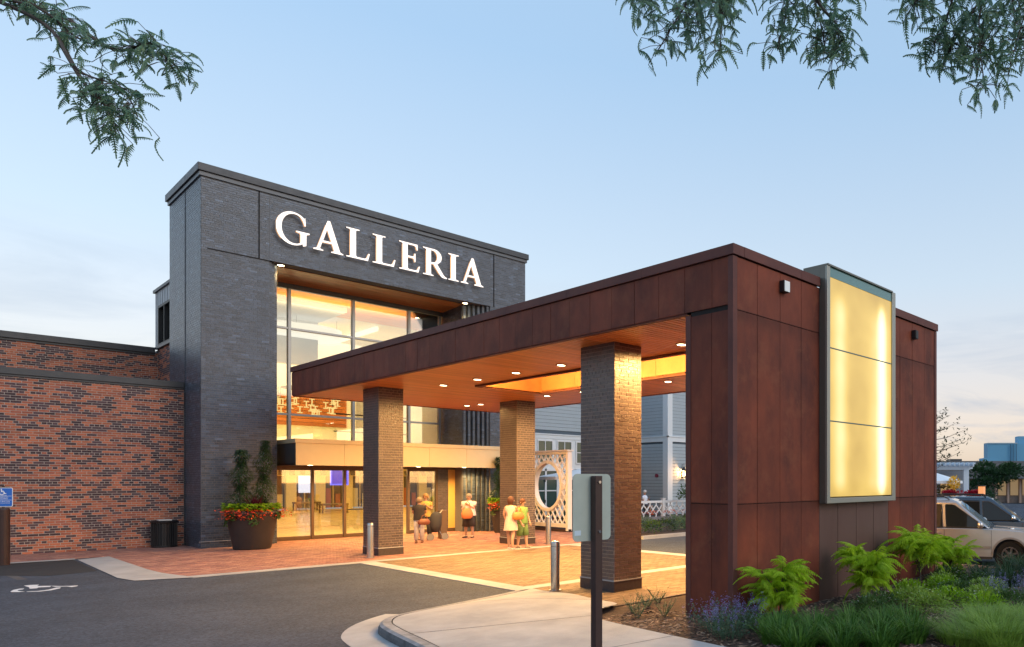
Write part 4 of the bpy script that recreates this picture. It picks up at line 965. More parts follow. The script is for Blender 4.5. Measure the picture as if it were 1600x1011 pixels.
fence_panel(23.35, 25.0, 26.5, 'white fence panel under the small green tree')
fence_panel(25.15, 27.0, 26.5, 'rightmost white fence panel, beside the rusted wall')
part_ = struct('patio_kerb', MB().box(15.95, 19.2, 0, 45, 19.4, .12), M_conc)
struct('patio_bed_soil', MB().box(16.6, 19.4, 0, 45, 25.9, .10).box(16.6, 25.9, 0, 45, 33, .14), mat('dark_mulch', (.05, .035, .03), .95, var=.5, scale=8, bump=.8))
struct('patio_wall', MB().box(19.4, 26.2, 0, 30, 26.35, .3), mat('grey_stone', (.25, .25, .27), .9, var=.4, scale=6))
# ================================================================== PLANT HELPERS
def blade(mb, base, az, h, lean, wd, n=3):
    b = Vector(base); d = Vector((math.cos(az), math.sin(az), 0)); s = Vector((-d.y, d.x, 0)); pts = []
    for i in range(n+1):
        t = i/n; c = b+d*(lean*t*t)+Vector((0, 0, h*(t-.28*t*t*min(1, lean/h*1.3)))); ww = wd*(1-t)**.7
        pts += [c-s*ww, c+s*ww]
    mb.add(pts, [(2*i, 2*i+1, 2*i+3, 2*i+2) for i in range(n)])
def tuft(name, x, y, z, n, h, r, wd, m, label, cat, group=None, lean=.5, seed=0):
    rn = random.Random(seed); mb = MB()
    for k in range(n):
        a = rn.uniform(0, 2*PI); rr_ = r*rn.random()**.5*.45
        hh = h*rn.uniform(.55, 1.1)
        blade(mb, (x+math.cos(a)*rr_, y+math.sin(a)*rr_, z-.02), a+rn.uniform(-.5, .5), hh, hh*lean*rn.uniform(.3, 1.5), wd*rn.uniform(.7, 1.3))
    return solo(name, mb, m, label, cat, (x, y, z), group=group)
def leafquad(mb, c, d, up, l, w_):
    c = Vector(c); d = Vector(d).normalized(); s = d.cross(Vector(up)); 
    s = s.normalized() if s.length > 1e-3 else Vector((1, 0, 0))
    mb.add([c, c+d*l*.45+s*w_, c+d*l, c+d*l*.45-s*w_], [(0, 1, 2, 3)])
def bush(mb, c, rx, rz, n, l, w_, rn):
    for k in range(n):
        a = rn.uniform(0, 2*PI); u = rn.uniform(-.6, 1); q = math.sqrt(max(0, 1-u*u)); r = rn.uniform(.45, 1)
        p = Vector((c[0]+rx*r*q*math.cos(a), c[1]+rx*r*q*math.sin(a), c[2]+rz*r*u))
        d = Vector((q*math.cos(a)+rn.uniform(-.7, .7), q*math.sin(a)+rn.uniform(-.7, .7), u+rn.uniform(-.5, .7)))
        leafquad(mb, p, d, (rn.uniform(-1, 1), rn.uniform(-1, 1), 1), l*rn.uniform(.7, 1.3), w_*rn.uniform(.7, 1.3))
L_green = leafmat('green_leaf', (.035, .085, .022), (.075, .15, .03))
L_dark = leafmat('dark_green_leaf', (.018, .05, .02), (.04, .09, .03))
L_lime = leafmat('lime_leaf', (.16, .34, .015), (.30, .48, .02))
L_sumac = leafmat('sumac_leaf', (.24, .44, .015), (.55, .74, .04), .5)
L_blade = leafmat('daylily_blade', (.015, .075, .012), (.13, .27, .04))
L_grass = leafmat('fine_grass', (.11, .23, .025), (.36, .50, .09))
L_red = leafmat('red_bloom', (.62, .04, .02), (.75, .12, .03), .25)
L_bur = leafmat('burgundy_leaf', (.09, .012, .03), (.16, .02, .05))
L_blue = leafmat('lavender_bloom', (.19, .16, .42), (.30, .27, .55), .3)
L_grey = leafmat('catmint_leaf', (.06, .13, .08), (.12, .20, .12))
L_whi = leafmat('white_bloom', (.7, .72, .65), (.8, .8, .75), .2)
L_yel = leafmat('yellow_bloom', (.8, .45, .02), (.9, .6, .05), .3)
L_hon = leafmat('locust_leaf', (.13, .27, .24), (.34, .48, .26), .55, .3)
M_bark = mat('bark', (.10, .08, .07), .9, var=.4, scale=10, bump=.8, bscale=20)
# patio planting
rn = random.Random(3)
ORD = ['first', 'second', 'third', 'fourth', 'fifth', 'sixth', 'seventh', 'eighth', 'ninth', 'tenth', 'eleventh', 'twelfth', 'thirteenth', 'fourteenth', 'fifteenth', 'sixteenth', 'seventeenth', 'eighteenth']
def ordinals(pts, text):
    o = sorted(range(len(pts)), key=lambda i: proj(pts[i][0], pts[i][1], 0)[0]); r = [None]*len(pts)
    for k, i in enumerate(o): r[i] = text.replace('@', ORD[k]+' from the left')
    return r
SHR = ordinals([(17.3, 20.3), (18.2, 20.6), (19.0, 20.4), (19.9, 20.8), (20.8, 20.5), (21.6, 20.9), (22.5, 21.5), (23.4, 22.3), (20.2, 22.3), (21.2, 22.6), (22.2, 23.4), (18.6, 22.4)], 'low shrub before the patio fence, @')
for i, (x, y) in enumerate([(17.3, 20.3), (18.2, 20.6), (19.0, 20.4), (19.9, 20.8), (20.8, 20.5), (21.6, 20.9), (22.5, 21.5), (23.4, 22.3), (20.2, 22.3), (21.2, 22.6), (22.2, 23.4), (18.6, 22.4)]):
    mb = MB(); bush(mb, (x, y, .30), .42, .3, 320, .10, .022, rn)
    solo('shrub', mb, [L_green, L_dark, L_grey][i % 3], SHR.pop(0), 'shrub', (x, y, .1), group='low shrubs before the patio fence')
mb = MB(); bush(mb, (19.95, 19.9, .32), .22, .26, 160, .14, .03, rn); solo('yellow_lit_shrub', mb, L_yel, 'small shrub lit yellow in the dark bed before the patio fence', 'shrub', (19.95, 19.9, .1))  # yellow light on the shrub is put into its leaf colour
mb = MB()
for k in range(30):
    a = rn.uniform(20, 26); bush(mb, (a, 26.0, .5), .2, .12, 16, .06, .025, rn)
solo('red_flower_row', mb, L_red, 'red flowers growing along the foot of the white patio fence', 'flowers', (23, 26.0, .3))
def small_tree(name, x, y, zt, rr_, trunk_h, label, n, lm, cat='tree', z0=0, lsize=.12, seed=1, stem=.04):
    r = random.Random(seed); t = thing(name, (x, y, z0), label, cat)
    tm = MB(); tm.tube([(x, y, z0), (x+.03, y, z0+trunk_h*.6), (x, y+.03, z0+trunk_h)], [stem, stem*.8, stem*.6], 7)
    cr = MB(); cz = z0+trunk_h+rr_*.6
    for k in range(8):
        a = k*2.4; e = Vector((x+rr_*.75*math.cos(a), y+rr_*.75*math.sin(a), cz+r.uniform(-.3, .9)*rr_*zt))
        tm.tube([(x, y, z0+trunk_h*.9), (x+.4*(e.x-x), y+.4*(e.y-y), (z0+trunk_h+e.z)/2+.1), tuple(e)], [stem*.5, stem*.3, .006], 5)
        bush(cr, tuple(e), rr_*.5, rr_*.42*zt, n//9, lsize, lsize*.28, r)
    bush(cr, (x, y, cz+.2*rr_), rr_*.6, rr_*.55*zt, n//6, lsize, lsize*.28, r)
    part('trunk', tm, M_bark, t); part('crown', cr, lm, t)
    return t
small_tree('ornamental_tree', 24.2, 25.2, .8, .75, .8, 'small round-headed green tree by the patio fence, touching the rusted wall', 900, L_green, seed=4)
small_tree('thin_tree', 21.6, 27.9, 1.3, .55, 2.3, 'thin sparse tree rising behind the near brick pillar by the clapboard wall', 130, L_green, seed=6, lsize=.14, stem=.02)
# ================================================================== CAR PARK, FAR RIGHT
x, y = V(26, 1447); t_ = thing('sparse_tree', (x, y, -.3), 'sparse young tree whose thin leafy twigs show past the right end of the rusted wall', 'tree')
tm = MB(); cr = MB(); rn = random.Random(8)
tm.tube([(x, y, -.3), (x, y, 2.2), (x+.1, y, 4.2)], [.06, .045, .02], 7)
ur = Vector((RT[0], RT[1], 0))
for k in range(15):
    z = 2.3+k*.14; ln_ = rn.uniform(.9, 1.55)*(1.05-.25*abs(k-7)/7); a = rn.uniform(-.5, .5)
    d = (ur*(1 if k % 4 else -1)+Vector((FW[0], FW[1], 0))*a).normalized(); p0 = Vector((x, y, z)); pts = [p0, p0+d*ln_*.5+Vector((0, 0, .12)), p0+d*ln_+Vector((0, 0, .42))]
    tm.tube(pts, [.016, .01, .004], 5)
    for j in range(20):
        q = pts[0].lerp(pts[2], rn.uniform(.3, 1.05))+Vector((0, 0, rn.uniform(-.1, .15)))
        for m_ in range(2): leafquad(cr, q, (rn.uniform(-1, 1), rn.uniform(-1, 1), rn.uniform(-.4, .5)), (0, 0, 1), .14, .032)
part('trunk', tm, M_bark, t_); part('crown', cr, L_dark, t_)
def orient(d, px):
    x, y = V(d, px); return x, y
lbld = thing('shingled_building', (*V(72, 1560), -.3), 'long low building with grey shingled mansard roof far across the car park', 'building')
def FB(mb, d, px0, px1, z0, z1, dep=4):     # a box facing the tripod direction
    a = V(d, px0); b = V(d, px1); fw = Vector((FW[0], FW[1], 0))*dep
    A = Vector((*a, z0)); B = Vector((*b, z0)); u = Vector((0, 0, z1-z0))
    vs = [A, B, B+fw, A+fw, A+u, B+u, B+fw+u, A+fw+u]
    return mb.add(vs, [(0, 3, 2, 1), (4, 5, 6, 7), (0, 1, 5, 4), (1, 2, 6, 5), (2, 3, 7, 6), (3, 0, 4, 7)])
M_shing = mat('grey_shingles', (.20, .20, .21), .9, var=.45, scale=1.2, stretch=(1, 1, 6))
part('wall', FB(MB(), 72, 1440, 1760, -.3, 2.6, 8), mat('tan_brick', (.20, .16, .14), .8, var=.2), lbld)
part('mansard_roof', FB(MB(), 70.8, 1430, 1770, 2.45, 4.05, 10), M_shing, lbld)
part('eave', FB(MB(), 70.6, 1430, 1770, 2.25, 2.45, 9), mat('grey_eave', (.14, .15, .17), .7), lbld)
for k in range(9):
    p0 = 1560+k*19
    wv = part('window', FB(MB(), 71.9, p0, p0+12, .5, 2.15, .1), mat('lit_far_window', (.10, .08, .06), .3, emit=(1, .65, .3), es=.01 if k % 2 else .05), lbld)
for k in range(8):
    part('pier', FB(MB(), 71.7, 1555+k*19, 1558+k*19, -.3, 2.3, .3), mat('tan_pier', (.42, .30, .24), .7), lbld)
part('rooftop_unit', FB(MB(), 74, 1485, 1503, 4.0, 4.35, 2), M_dmetal, lbld)
part('rooftop_unit', FB(MB(), 74, 1537, 1558, 4.0, 4.45, 2), mat('blue_far_wall', (.13, .36, .55), .6), lbld)
bb_ = thing('blue_building', (*V(95, 1580), -.3), 'plain blue stepped block rising behind the shingled roof at the right edge', 'building')
part('wall', FB(MB(), 95, 1543, 1760, -.3, 7.1, 2), mat('blue_far_wall', (.13, .36, .55), .6), bb_)
part('upper_wall', FB(MB(), 95.5, 1591, 1760, 7.1, 8.15, 1.5), mat('blue_far_wall', (.13, .36, .55), .6), bb_)
for p0 in (1579, 1583, 1588): part('pipe', FB(MB(), 94.8, p0, p0+.6, 4, 7.0, .1), mat('dark_pipe', (.05, .12, .2), .6), bb_)
part('parapet', FB(MB(), 94.9, 1543, 1590, 7.1, 7.22, 2), mat('pale_edge', (.4, .55, .65), .6), bb_)
pg = thing('pergola', (*V(44, 1500), -.3), 'white pergola with rafter tails over a patio beyond the parked cars', 'pergola')
M_perg = mat('pergola_white', (.62, .70, .78), .6)
part('beam', FB(MB(), 44, 1400, 1516, 2.75, 3.1, .2), M_perg, pg)
part('post', FB(MB(), 44, 1506, 1514, -.3, 2.75, .3), M_perg, pg)
for k in range(12):
    p0 = 1440+k*7.3; part('rafter', FB(MB(), 43.6, p0, p0+1.6, 3.0, 3.22, 3), M_perg, pg)
for z in (2.8, 2.95, 3.1): part('rafter_tail', FB(MB(), 44, 1516, 1520+(z-2.8)*14, z, z+.12, .1), M_perg, pg)
part('back_wall', FB(MB(), 47, 1400, 1506, -.3, 2.7, .3), mat('grey_far_wall', (.22, .24, .27), .8), pg)
part('window', FB(MB(), 46.9, 1470, 1494, .9, 2.3, .05), mat('amber_far_window', (.2, .12, .05), .4, emit=(1, .6, .25), es=.08), pg)
def far_bush(name, d, px, z, rx, rz, n, m, label, cat, l=.16, base=-.3):
    x, y = V(d, px); mb = MB(); rn = random.Random(int(px)); bush(mb, (x, y, z), rx, rz, n, l, l*.3, rn)
    mb.tube([(x, y, base), (x, y, z)], .05, 6)
    return solo(name, mb, m, label, cat, (x, y, base))
x, y = V(56, 1553)
small_tree('ornamental_tree', x, y, .75, 1.9, 1.1, 'dark green tree in front of the shingled building far across the car park', 2600, L_dark, z0=-.3, lsize=.30, seed=12)
far_bush('shrub', 50, 1536, .6, 1.0, .9, 700, L_dark, 'dark rounded shrub right of the far pergola post', 'shrub', .22)
fx, fy = V(36, 1505)
pb = thing('flower_box', (fx, fy, 0), 'long white raised box of crimson flowers beyond the silver car roof', 'flower box')
part('box', FB(MB(), 36, 1462, 1545, -.3, 1.18, .6), M_perg, pb)
fm = MB(); rn = random.Random(9)
for k in range(40):
    q = V(36.2, rn.uniform(1476, 1504) if k % 2 else rn.uniform(1512, 1530)); bush(fm, (q[0], q[1], 1.36), .22, .18, 30, .10, .04, rn)
part('flowers', fm, leafmat('crimson_bloom', (.30, .01, .03), (.5, .02, .05), .2), pb)
far_bush('yellow_flowers', 36.5, 1491, 1.85, .30, .42, 200, L_yel, 'tall yellow blooms above the crimson flower box', 'flowers', .14)
far_bush('shrub', 37, 1476, 1.55, .6, .3, 260, leafmat('rust_foliage', (.16, .07, .02), (.10, .14, .03)), 'olive and rust foliage beside the yellow blooms', 'shrub', .13)
x, y = V(34, 1534); lt = thing('patio_lantern', (x, y, -.3), 'small glowing orange lantern on a post right of the crimson flowers', 'lantern')
part('post', MB().tube([(x, y, -.3), (x, y, 1.35)], .03, 6), M_perg, lt)
part('glow', MB().box(x-.13, y-.13, 1.4, x+.13, y+.13, 1.78), emis('orange_lantern', (1, .38, .12), .55), lt)
part('cap', MB().box(x-.16, y-.16, 1.78, x+.16, y+.16, 1.83).box(x-.16, y-.16, 1.35, x+.16, y+.16, 1.4), M_brown, lt)
# ================================================================== CARS
M_tyre = mat('tyre_rubber', (.012, .012, .013), .85, spec=.1); M_chrome = mat('chrome', (.65, .65, .65), .12, metal=1)
M_int = mat('car_interior', (.16, .13, .10), .8)
def carglass():
    return mat('car_glass', (.012, .015, .017), .03, spec=.45)
def suv(loc, rz, paint, label, Ln=4.9, Wd=1.9, Ht=1.92, seed=0):
    """local frame: +x forward, y left, z up, origin under the body centre"""
    t = thing('parked_suv', loc, label, 'car', 'cars parked behind the rusted wall', rz)
    def P(name, mb, m, par=None, smooth=False, bevel=0, seg=3):
        o = link(name, mb.mesh(name, m, (0, 0, 0), smooth), par or t)
        if bevel:
            b = o.modifiers.new('bevel', 'BEVEL'); b.width = bevel; b.segments = seg; b.limit_method = 'ANGLE'; b.angle_limit = math.radians(30)
            for p in o.data.polygons: p.use_smooth = True
            o.data.set_sharp_from_angle(angle=math.radians(35)) if hasattr(o.data, 'set_sharp_from_angle') else None
        return o
    h = Ln/2; W = Wd/2; wr = .37; ra = .45; fx, rx = h-.93, -h+1.0
    def archpts(cx): return [(cx+ra*math.cos(a), .36+ra*math.sin(a)) for a in [PI-PI*i/12 for i in range(13)]]
    prof = [(-h+.02, .45), (-h+.0, .95), (-h+.06, 1.08), (.95, 1.08), (1.35, 1.06), (h-.25, .99), (h-.07, .88), (h, .70), (h-.03, .40), (h-.1, .30)]
    prof += [(fx+ra+.0, .30)]+list(reversed(archpts(fx)))+[(fx-ra, .28), (rx+ra, .28)]+list(reversed(archpts(rx)))+[(rx-ra, .34), (-h+.1, .36)]
    b = MB(); b.prism(prof, lambda p: (p[0], -W+ (.05 if p[1] > 1 else .0), p[1]), lambda p: (p[0], W-(.05 if p[1] > 1 else 0), p[1]))
    P('body', b, paint, bevel=.035)
    # sculpted shoulder and sill mouldings
    for sy in (-1, 1):
        P('side_moulding', MB().box(-h+.9+ra, sy*(W+.012)-.012, .52, h-1.45, sy*(W+.012)+.012, .60), paint)
        P('sill', MB().box(rx+ra+.02, sy*W-.03, .24, fx-ra-.02, sy*W+.015, .31), M_black)
        for cx in (fx, rx):
            am = MB(); pp = [(cx+(ra)*math.cos(PI*i/16), .36+(ra)*math.sin(PI*i/16)) for i in range(17)]; qq = [(cx+(ra+.05)*math.cos(PI*i/16), .36+(ra+.05)*math.sin(PI*i/16)) for i in range(17)]
            for i in range(16):
                y0 = sy*(W-.01); y1 = sy*(W+.02)
                am.add([(pp[i][0], y1, pp[i][1]), (qq[i][0], y1, qq[i][1]), (qq[i+1][0], y1, qq[i+1][1]), (pp[i+1][0], y1, pp[i+1][1]), (qq[i][0], y0, qq[i][1]), (qq[i+1][0], y0, qq[i+1][1]), (pp[i][0], y0, pp[i][1]), (pp[i+1][0], y0, pp[i+1][1])],
                       [(0, 1, 2, 3), (1, 4, 5, 2), (0, 3, 7, 6)])
            P('wheel_arch', am, paint)
            P('arch_liner', MB().lathe([(ra-.01, -.3), (ra-.01, .3)], 20, (0, 0, 0)), M_black) if False else None
    # greenhouse
    zb, zt = 1.08, Ht-.08; wb, wt = W-.07, W-.24
    xs_b = [-h+.12, .98]; xs_t = [-h+.42, .05]
    def gp(x, z, s):      # side plane point at height z
        k = (z-zb)/(zt-zb); return (x, s*(wb+(wt-wb)*k), z)
    g = MB()
    g.add([gp(xs_b[0], zb, -1), gp(xs_b[1], zb, -1), gp(xs_b[1], zb, 1), gp(xs_b[0], zb, 1), gp(xs_t[0], zt, -1), gp(xs_t[1], zt, -1), gp(xs_t[1], zt, 1), gp(xs_t[0], zt, 1)],
          [(0, 3, 2, 1), (4, 5, 6, 7), (0, 1, 5, 4), (1, 2, 6, 5), (2, 3, 7, 6), (3, 0, 4, 7)])
    P('cabin', g, paint, bevel=.05)
    rf = MB(); rf.loft([((xs_t[0]+xs_t[1])/2, 0, zt-.03, (xs_t[1]-xs_t[0])/2+.03, wt+.02), ((xs_t[0]+xs_t[1])/2, 0, zt+.03, (xs_t[1]-xs_t[0])/2-.1, wt-.05), ((xs_t[0]+xs_t[1])/2, 0, zt+.07, (xs_t[1]-xs_t[0])/2-.6, wt-.35)], 32)
    rfb = MB().add([gp(xs_t[0]-.01, zt-.02, -1), gp(xs_t[1]+.03, zt-.02, -1), gp(xs_t[1]+.03, zt-.02, 1), gp(xs_t[0]-.01, zt-.02, 1), (xs_t[0]+.1, -wt+.1, zt+.06), (xs_t[1]-.15, -wt+.1, zt+.06), (xs_t[1]-.15, wt-.1, zt+.06), (xs_t[0]+.1, wt-.1, zt+.06)],
                   [(0, 3, 2, 1), (4, 5, 6, 7), (0, 1, 5, 4), (1, 2, 6, 5), (2, 3, 7, 6), (3, 0, 4, 7)])
    P('roof', rfb, paint, bevel=.05)
    G_ = carglass()
    def xedge(z, front=True):
        k = (z-zb)/(zt-zb)
        return (xs_b[1]+(xs_t[1]-xs_b[1])*k) if front else (xs_b[0]+(xs_t[0]-xs_b[0])*k)
    z0, z1 = zb+.03, zt-.10
    for s in (-1, 1):
        def sp(x, z): p = gp(x, z, s); return (p[0], p[1]+s*.010, p[2])
        def sp2(x, z): p = gp(x, z, s); return (p[0], p[1]-s*.01, p[2])
        wins = [[(-h+.30, z0), (-1.45, z0), (-1.40, z1), (-h+.52, z1)], [(-1.33, z0), (-.32, z0), (-.36, z1), (-1.29, z1)], [(-.22, z0), (xedge(z0)-.07, z0), (xedge(z1)-.15, z1-.03), (xedge(z1)-.24, z1), (-.26, z1)]]
        for wv in wins:
            m_ = MB(); n = len(wv); m_.add([sp(*q) for q in wv]+[sp2(*q) for q in wv], [tuple(range(n)), tuple(reversed(range(n, 2*n)))]+[(i, n+i, n+(i+1) % n, (i+1) % n) for i in range(n)])
            P('side_window', m_, G_)
            e = MB()
            for i in range(n): e.bar(sp(*wv[i]), sp(*wv[(i+1) % n]), .018, .018)
            P('window_trim', e, M_black)
        P('roof_rail', MB().tube([(xs_t[0]+.15, s*(wt-.06), zt+.05), (xs_t[0]+.3, s*(wt-.05), zt+.13), (xs_t[1]-.35, s*(wt-.05), zt+.12), (xs_t[1]-.2, s*(wt-.06), zt+.04)], .018, 6), M_black)
        mr = P('mirror', MB().loft([(.72, s*(W+.14), 1.10, .05, .10), (.74, s*(W+.14), 1.16, .09, .14), (.73, s*(W+.14), 1.25, .08, .13), (.72, s*(W+.13), 1.30, .03, .07)], 12), M_chrome if seed else paint, smooth=True)
        P('mirror_stalk', MB().bar((.72, s*(W-.12), 1.12), (.72, s*(W+.06), 1.14), .05), M_black)
        for xd in (-.27, 1.02): 
            P('door_seam', MB().box(xd-.004, s*(W+.002)-.003, .34, xd+.004, s*(W+.002)+.003, 1.05), M_void)
        for xd in (-.55, .5)[:1]+(-1.15,):
            P('door_handle', MB().box(xd, s*(W+.025)-.012, .93, xd+.17, s*(W+.025)+.012, .965), M_chrome if seed else paint, bevel=.006)
        P('headlight', MB().loft([(h-.12, s*(W-.2), .70, .10, .20), (h-.10, s*(W-.2), .86, .11, .20)], 12), M_chrome, smooth=True)
    wsb, wst = .13, .1
    ws = MB(); A = [(xedge(z0)+.012, -wb+wsb, z0), (xedge(z0)+.012, wb-wsb, z0), (xedge(z1)+.012, wt+.0-wst, z1), (xedge(z1)+.012, -wt+wst, z1)]
    nv = Vector((1, 0, .9)).normalized()*.012
    ws.add([tuple(Vector(a)+nv) for a in A]+A, [(0, 1, 2, 3), (7, 6, 5, 4), (0, 4, 5, 1), (1, 5, 6, 2), (2, 6, 7, 3), (3, 7, 4, 0)])
    P('windscreen', ws, mat('sky_toned_windscreen', (.42, .52, .55), .04, metal=.45))  # pale metallic base puts the reflected sky into the windscreen colour
    for k in (0, 1): P('wiper', MB().bar((1.02, -.5+k*.7, 1.125), (.93, .1+k*.6, 1.18), .02), M_black)
    P('hood_crease', MB().bar((1.05, -.62, 1.085), (h-.3, -.52, 1.015), .03, .02).bar((1.05, .62, 1.085), (h-.3, .52, 1.015), .03, .02), paint)
    P('grille', MB().box(h-.02, -.5, .5, h+.02, .5, .85), M_chrome)
    P('underbody', MB().box(-h+.2, -W+.25, .25, h-.2, W-.25, .6), M_black)
    # wheels
    for cx in (fx, rx):
        for s in (-1, 1):
            wy = s*(W-.13)
            wt_ = P('wheel', MB().box(cx-.01, wy-.01, wr-.01, cx+.01, wy+.01, wr+.01), M_black)
            def ringy(r0, r1, y0, y1, n=28):
                m_ = MB(); vs = []
                for (r, y) in ((r0, y0), (r1, y0), (r1, y1), (r0, y1)):
                    for k in range(n): a = 2*PI*k/n; vs.append((cx+r*math.cos(a), y, wr+r*math.sin(a)))
                m_.add(vs, [(j*n+k, j*n+(k+1) % n, ((j+1) % 4)*n+(k+1) % n, ((j+1) % 4)*n+k) for j in range(4) for k in range(n)]); return m_
            P('tyre', ringy(.225, wr, wy-.115, wy+.115), M_tyre, wt_, bevel=.02)
            yo = wy+s*.09
            rim = ringy(.195, .232, yo-.05, yo+.022)
            for k in range(6):
                a = 2*PI*k/6+.3; c = Vector((math.cos(a), 0, math.sin(a))); tn = Vector((-math.sin(a), 0, math.cos(a)))
                c0 = Vector((cx, yo, wr))
                rim.add([tuple(c0+c*.04-tn*.035), tuple(c0+c*.04+tn*.035), tuple(c0+c*.21+tn*.025), tuple(c0+c*.21-tn*.025)]+[tuple(q+Vector((0, -s*.03, 0))) for q in (c0+c*.04-tn*.035, c0+c*.04+tn*.035, c0+c*.21+tn*.025, c0+c*.21-tn*.025)],
                        [(0, 1, 2, 3), (7, 6, 5, 4), (0, 3, 7, 4), (1, 5, 6, 2), (2, 6, 7, 3)])
            rim.tube([(cx, yo-s*.03, wr), (cx, yo+s*.03, wr)], .055, 14)
            P('rim', rim, M_chrome, wt_)
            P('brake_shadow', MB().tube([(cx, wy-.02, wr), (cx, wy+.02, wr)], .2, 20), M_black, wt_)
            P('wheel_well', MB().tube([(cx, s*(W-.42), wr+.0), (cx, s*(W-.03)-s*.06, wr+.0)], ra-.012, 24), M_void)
    return t
M_silver = mat('silver_car_paint', (.44, .42, .42), .28, metal=.85, coat=1)
M_navy = mat('navy_car_paint', (.025, .05, .09), .2, metal=.3, coat=1)
HDC = math.atan2(RT[1], RT[0])
def park(d, px, ang):      # position from the front wheel
    wx, wy = V(d, px); h_ = HDC-ang; return (wx-1.52*math.cos(h_), wy-1.52*math.sin(h_), -.34), h_
loc_, h_ = park(19.9, 1579, .30)
suv(loc_, h_, M_silver, 'silver SUV parked nearest, its front wheel showing behind the green shrubs')
loc_, h_ = park(23.2, 1622, .30)
suv(loc_, h_, M_navy, 'dark blue SUV parked on the far side of the silver one', Ht=1.90, seed=1)
# ================================================================== STREET FURNITURE
def bollard(x, y, label):
    t = thing('steel_bollard', (x, y, 0), label, 'bollard', 'stainless steel bollards')
    part('post', MB().lathe([(.082, .0), (.082, .9), (.078, .925), (.06, .945), (.0, .955)], 28, (x, y, .0), cap=False), M_steel, t, smooth=True)
    part('groove', MB().lathe([(.083, .845), (.083, .852)], 28, (x, y, 0), cap=False), M_black, t)
    part('base_flange', MB().lathe([(.115, .01), (.115, .022), (.1, .024)], 28, (x, y, 0)), M_steel, t)
bollard(7.59, 11.68, 'nearest steel bollard, beside the near brick pillar and road sign')
bollard(7.76, 20.5, 'steel bollard in front of the far left brick pillar')
bollard(12.87, 20.19, 'steel bollard by the lattice screen, beside the two women')
# back of the road sign in the foreground
rs = thing('road_sign_back', (3.86, 5.3, .1), 'blank grey back of a rounded road sign on a square brown post in the foreground', 'sign')
PX0, PX1 = 3.845, 3.92
part('post', MB().box(PX0, 5.285, 0.02, PX1, 5.36, 2.138), M_brown, rs, bevel=.006)
def rrect(x0, z0, x1, z1, r, n=6):
    pts = []
    for cx, cz, a0 in ((x1-r, z0+r, -90), (x1-r, z1-r, 0), (x0+r, z1-r, 90), (x0+r, z0+r, 180)):
        for i in range(n+1): a = math.radians(a0+90*i/n); pts.append((cx+r*math.cos(a), cz+r*math.sin(a)))
    return pts
pr = rrect(3.665, 1.545, 4.07, 2.155, .045)
part('sign_plate', MB().prism(pr, lambda p: (p[0], 5.366, p[1]), lambda p: (p[0], 5.372, p[1])), mat('bare_aluminium', (.40, .45, .40), .5, metal=.1, var=.1, scale=6), rs)
part('sticker', MB().box(3.68, 5.3645, 1.60, 3.745, 5.366, 1.645), mat('pale_sticker', (.5, .6, .68), .5), rs)
for z in (2.08, 1.63): part('bolt', MB().tube([(3.883, 5.27, z), (3.883, 5.285, z)], .014, 8), M_chrome, rs)
# reserved parking sign, far left
gx, gy = V(17.0, 5)
rp_ = thing('parking_sign', (gx, gy, 0), 'blue accessible parking sign on a brown bollard at the left edge', 'sign')
ux_ = Vector((math.cos(-.12), math.sin(-.12), 0)); nn_ = Vector((ux_.y, -ux_.x, 0))*-1
nn_ = Vector((-FW[0], -FW[1], 0)); nn_ = Vector((-.15, -1, 0)).normalized(); ux_ = Vector((-nn_.y, nn_.x, 0))
def onp(u, z, o=0): 
    p = Vector((gx, gy, 0))+ux_*u+nn_*o; return (p.x, p.y, z)
part('bollard_sleeve', MB().lathe([(.115, 0), (.115, 1.37), (.10, 1.40)], 16, (gx, gy, 0)), M_brown, rp_)
part('pole', MB().bar((gx, gy, 1.38), (gx, gy, 1.95), .05), M_brown, rp_)
def plate(name, poly, off, m, th=.003): 
    return part(name, MB().prism(poly, lambda p: onp(p[0], p[1], off), lambda p: onp(p[0], p[1], off+th)), m, rp_)
plate('plate_edge', rrect(-.16, 1.44, .16, 1.91, .03), .03, M_white)
plate('plate_face', rrect(-.147, 1.453, .147, 1.897, .022), .034, mat('sign_blue', (.01, .13, .55), .4))
WS = mat('sign_white', (.85, .88, .9), .4)
sy_ = MB()
def tk(mb, pts, wd, f): 
    for i in range(len(pts)-1):
        a = Vector(pts[i]); b = Vector(pts[i+1]); d = (b-a).normalized()*wd*.3; n = Vector((-d.y, d.x)).normalized()*wd/2
        a = a-d; b = b+d
        e_ = nn_*(.0004*(len(mb.f)+1)); mb.add([Vector(f(q))+e_ for q in (a+n, b+n, b-n, a-n)], [(0, 1, 2, 3)])
f3 = lambda p: onp(p[0], p[1], .039)
def wheelchair(mb, ox, oz, s, f, th=.11):
    def q(u, v): return (ox+u*s, oz+v*s)
    tk(mb, [q(math.cos(math.radians(a))*.3+.0, math.sin(math.radians(a))*.3-.15) for a in range(150, 391, 20)], th*s, f)
    tk(mb, [q(-.06, .42), q(-.02, .08), q(.24, .08), q(.40, -.30), q(.52, -.26)], th*s*1.1, f)
    tk(mb, [q(-.04, .24), q(.18, .24)], th*s*.8, f)
    mb.add([f(Vector(q(-.06+.085*math.cos(a), .55+.085*math.sin(a)))) for a in [2*PI*k/12 for k in range(12)]], [tuple(range(12))])
wheelchair(sy_, -.02, 1.80, .13, f3)
part('wheelchair_symbol', sy_, WS, rp_)
ft = None
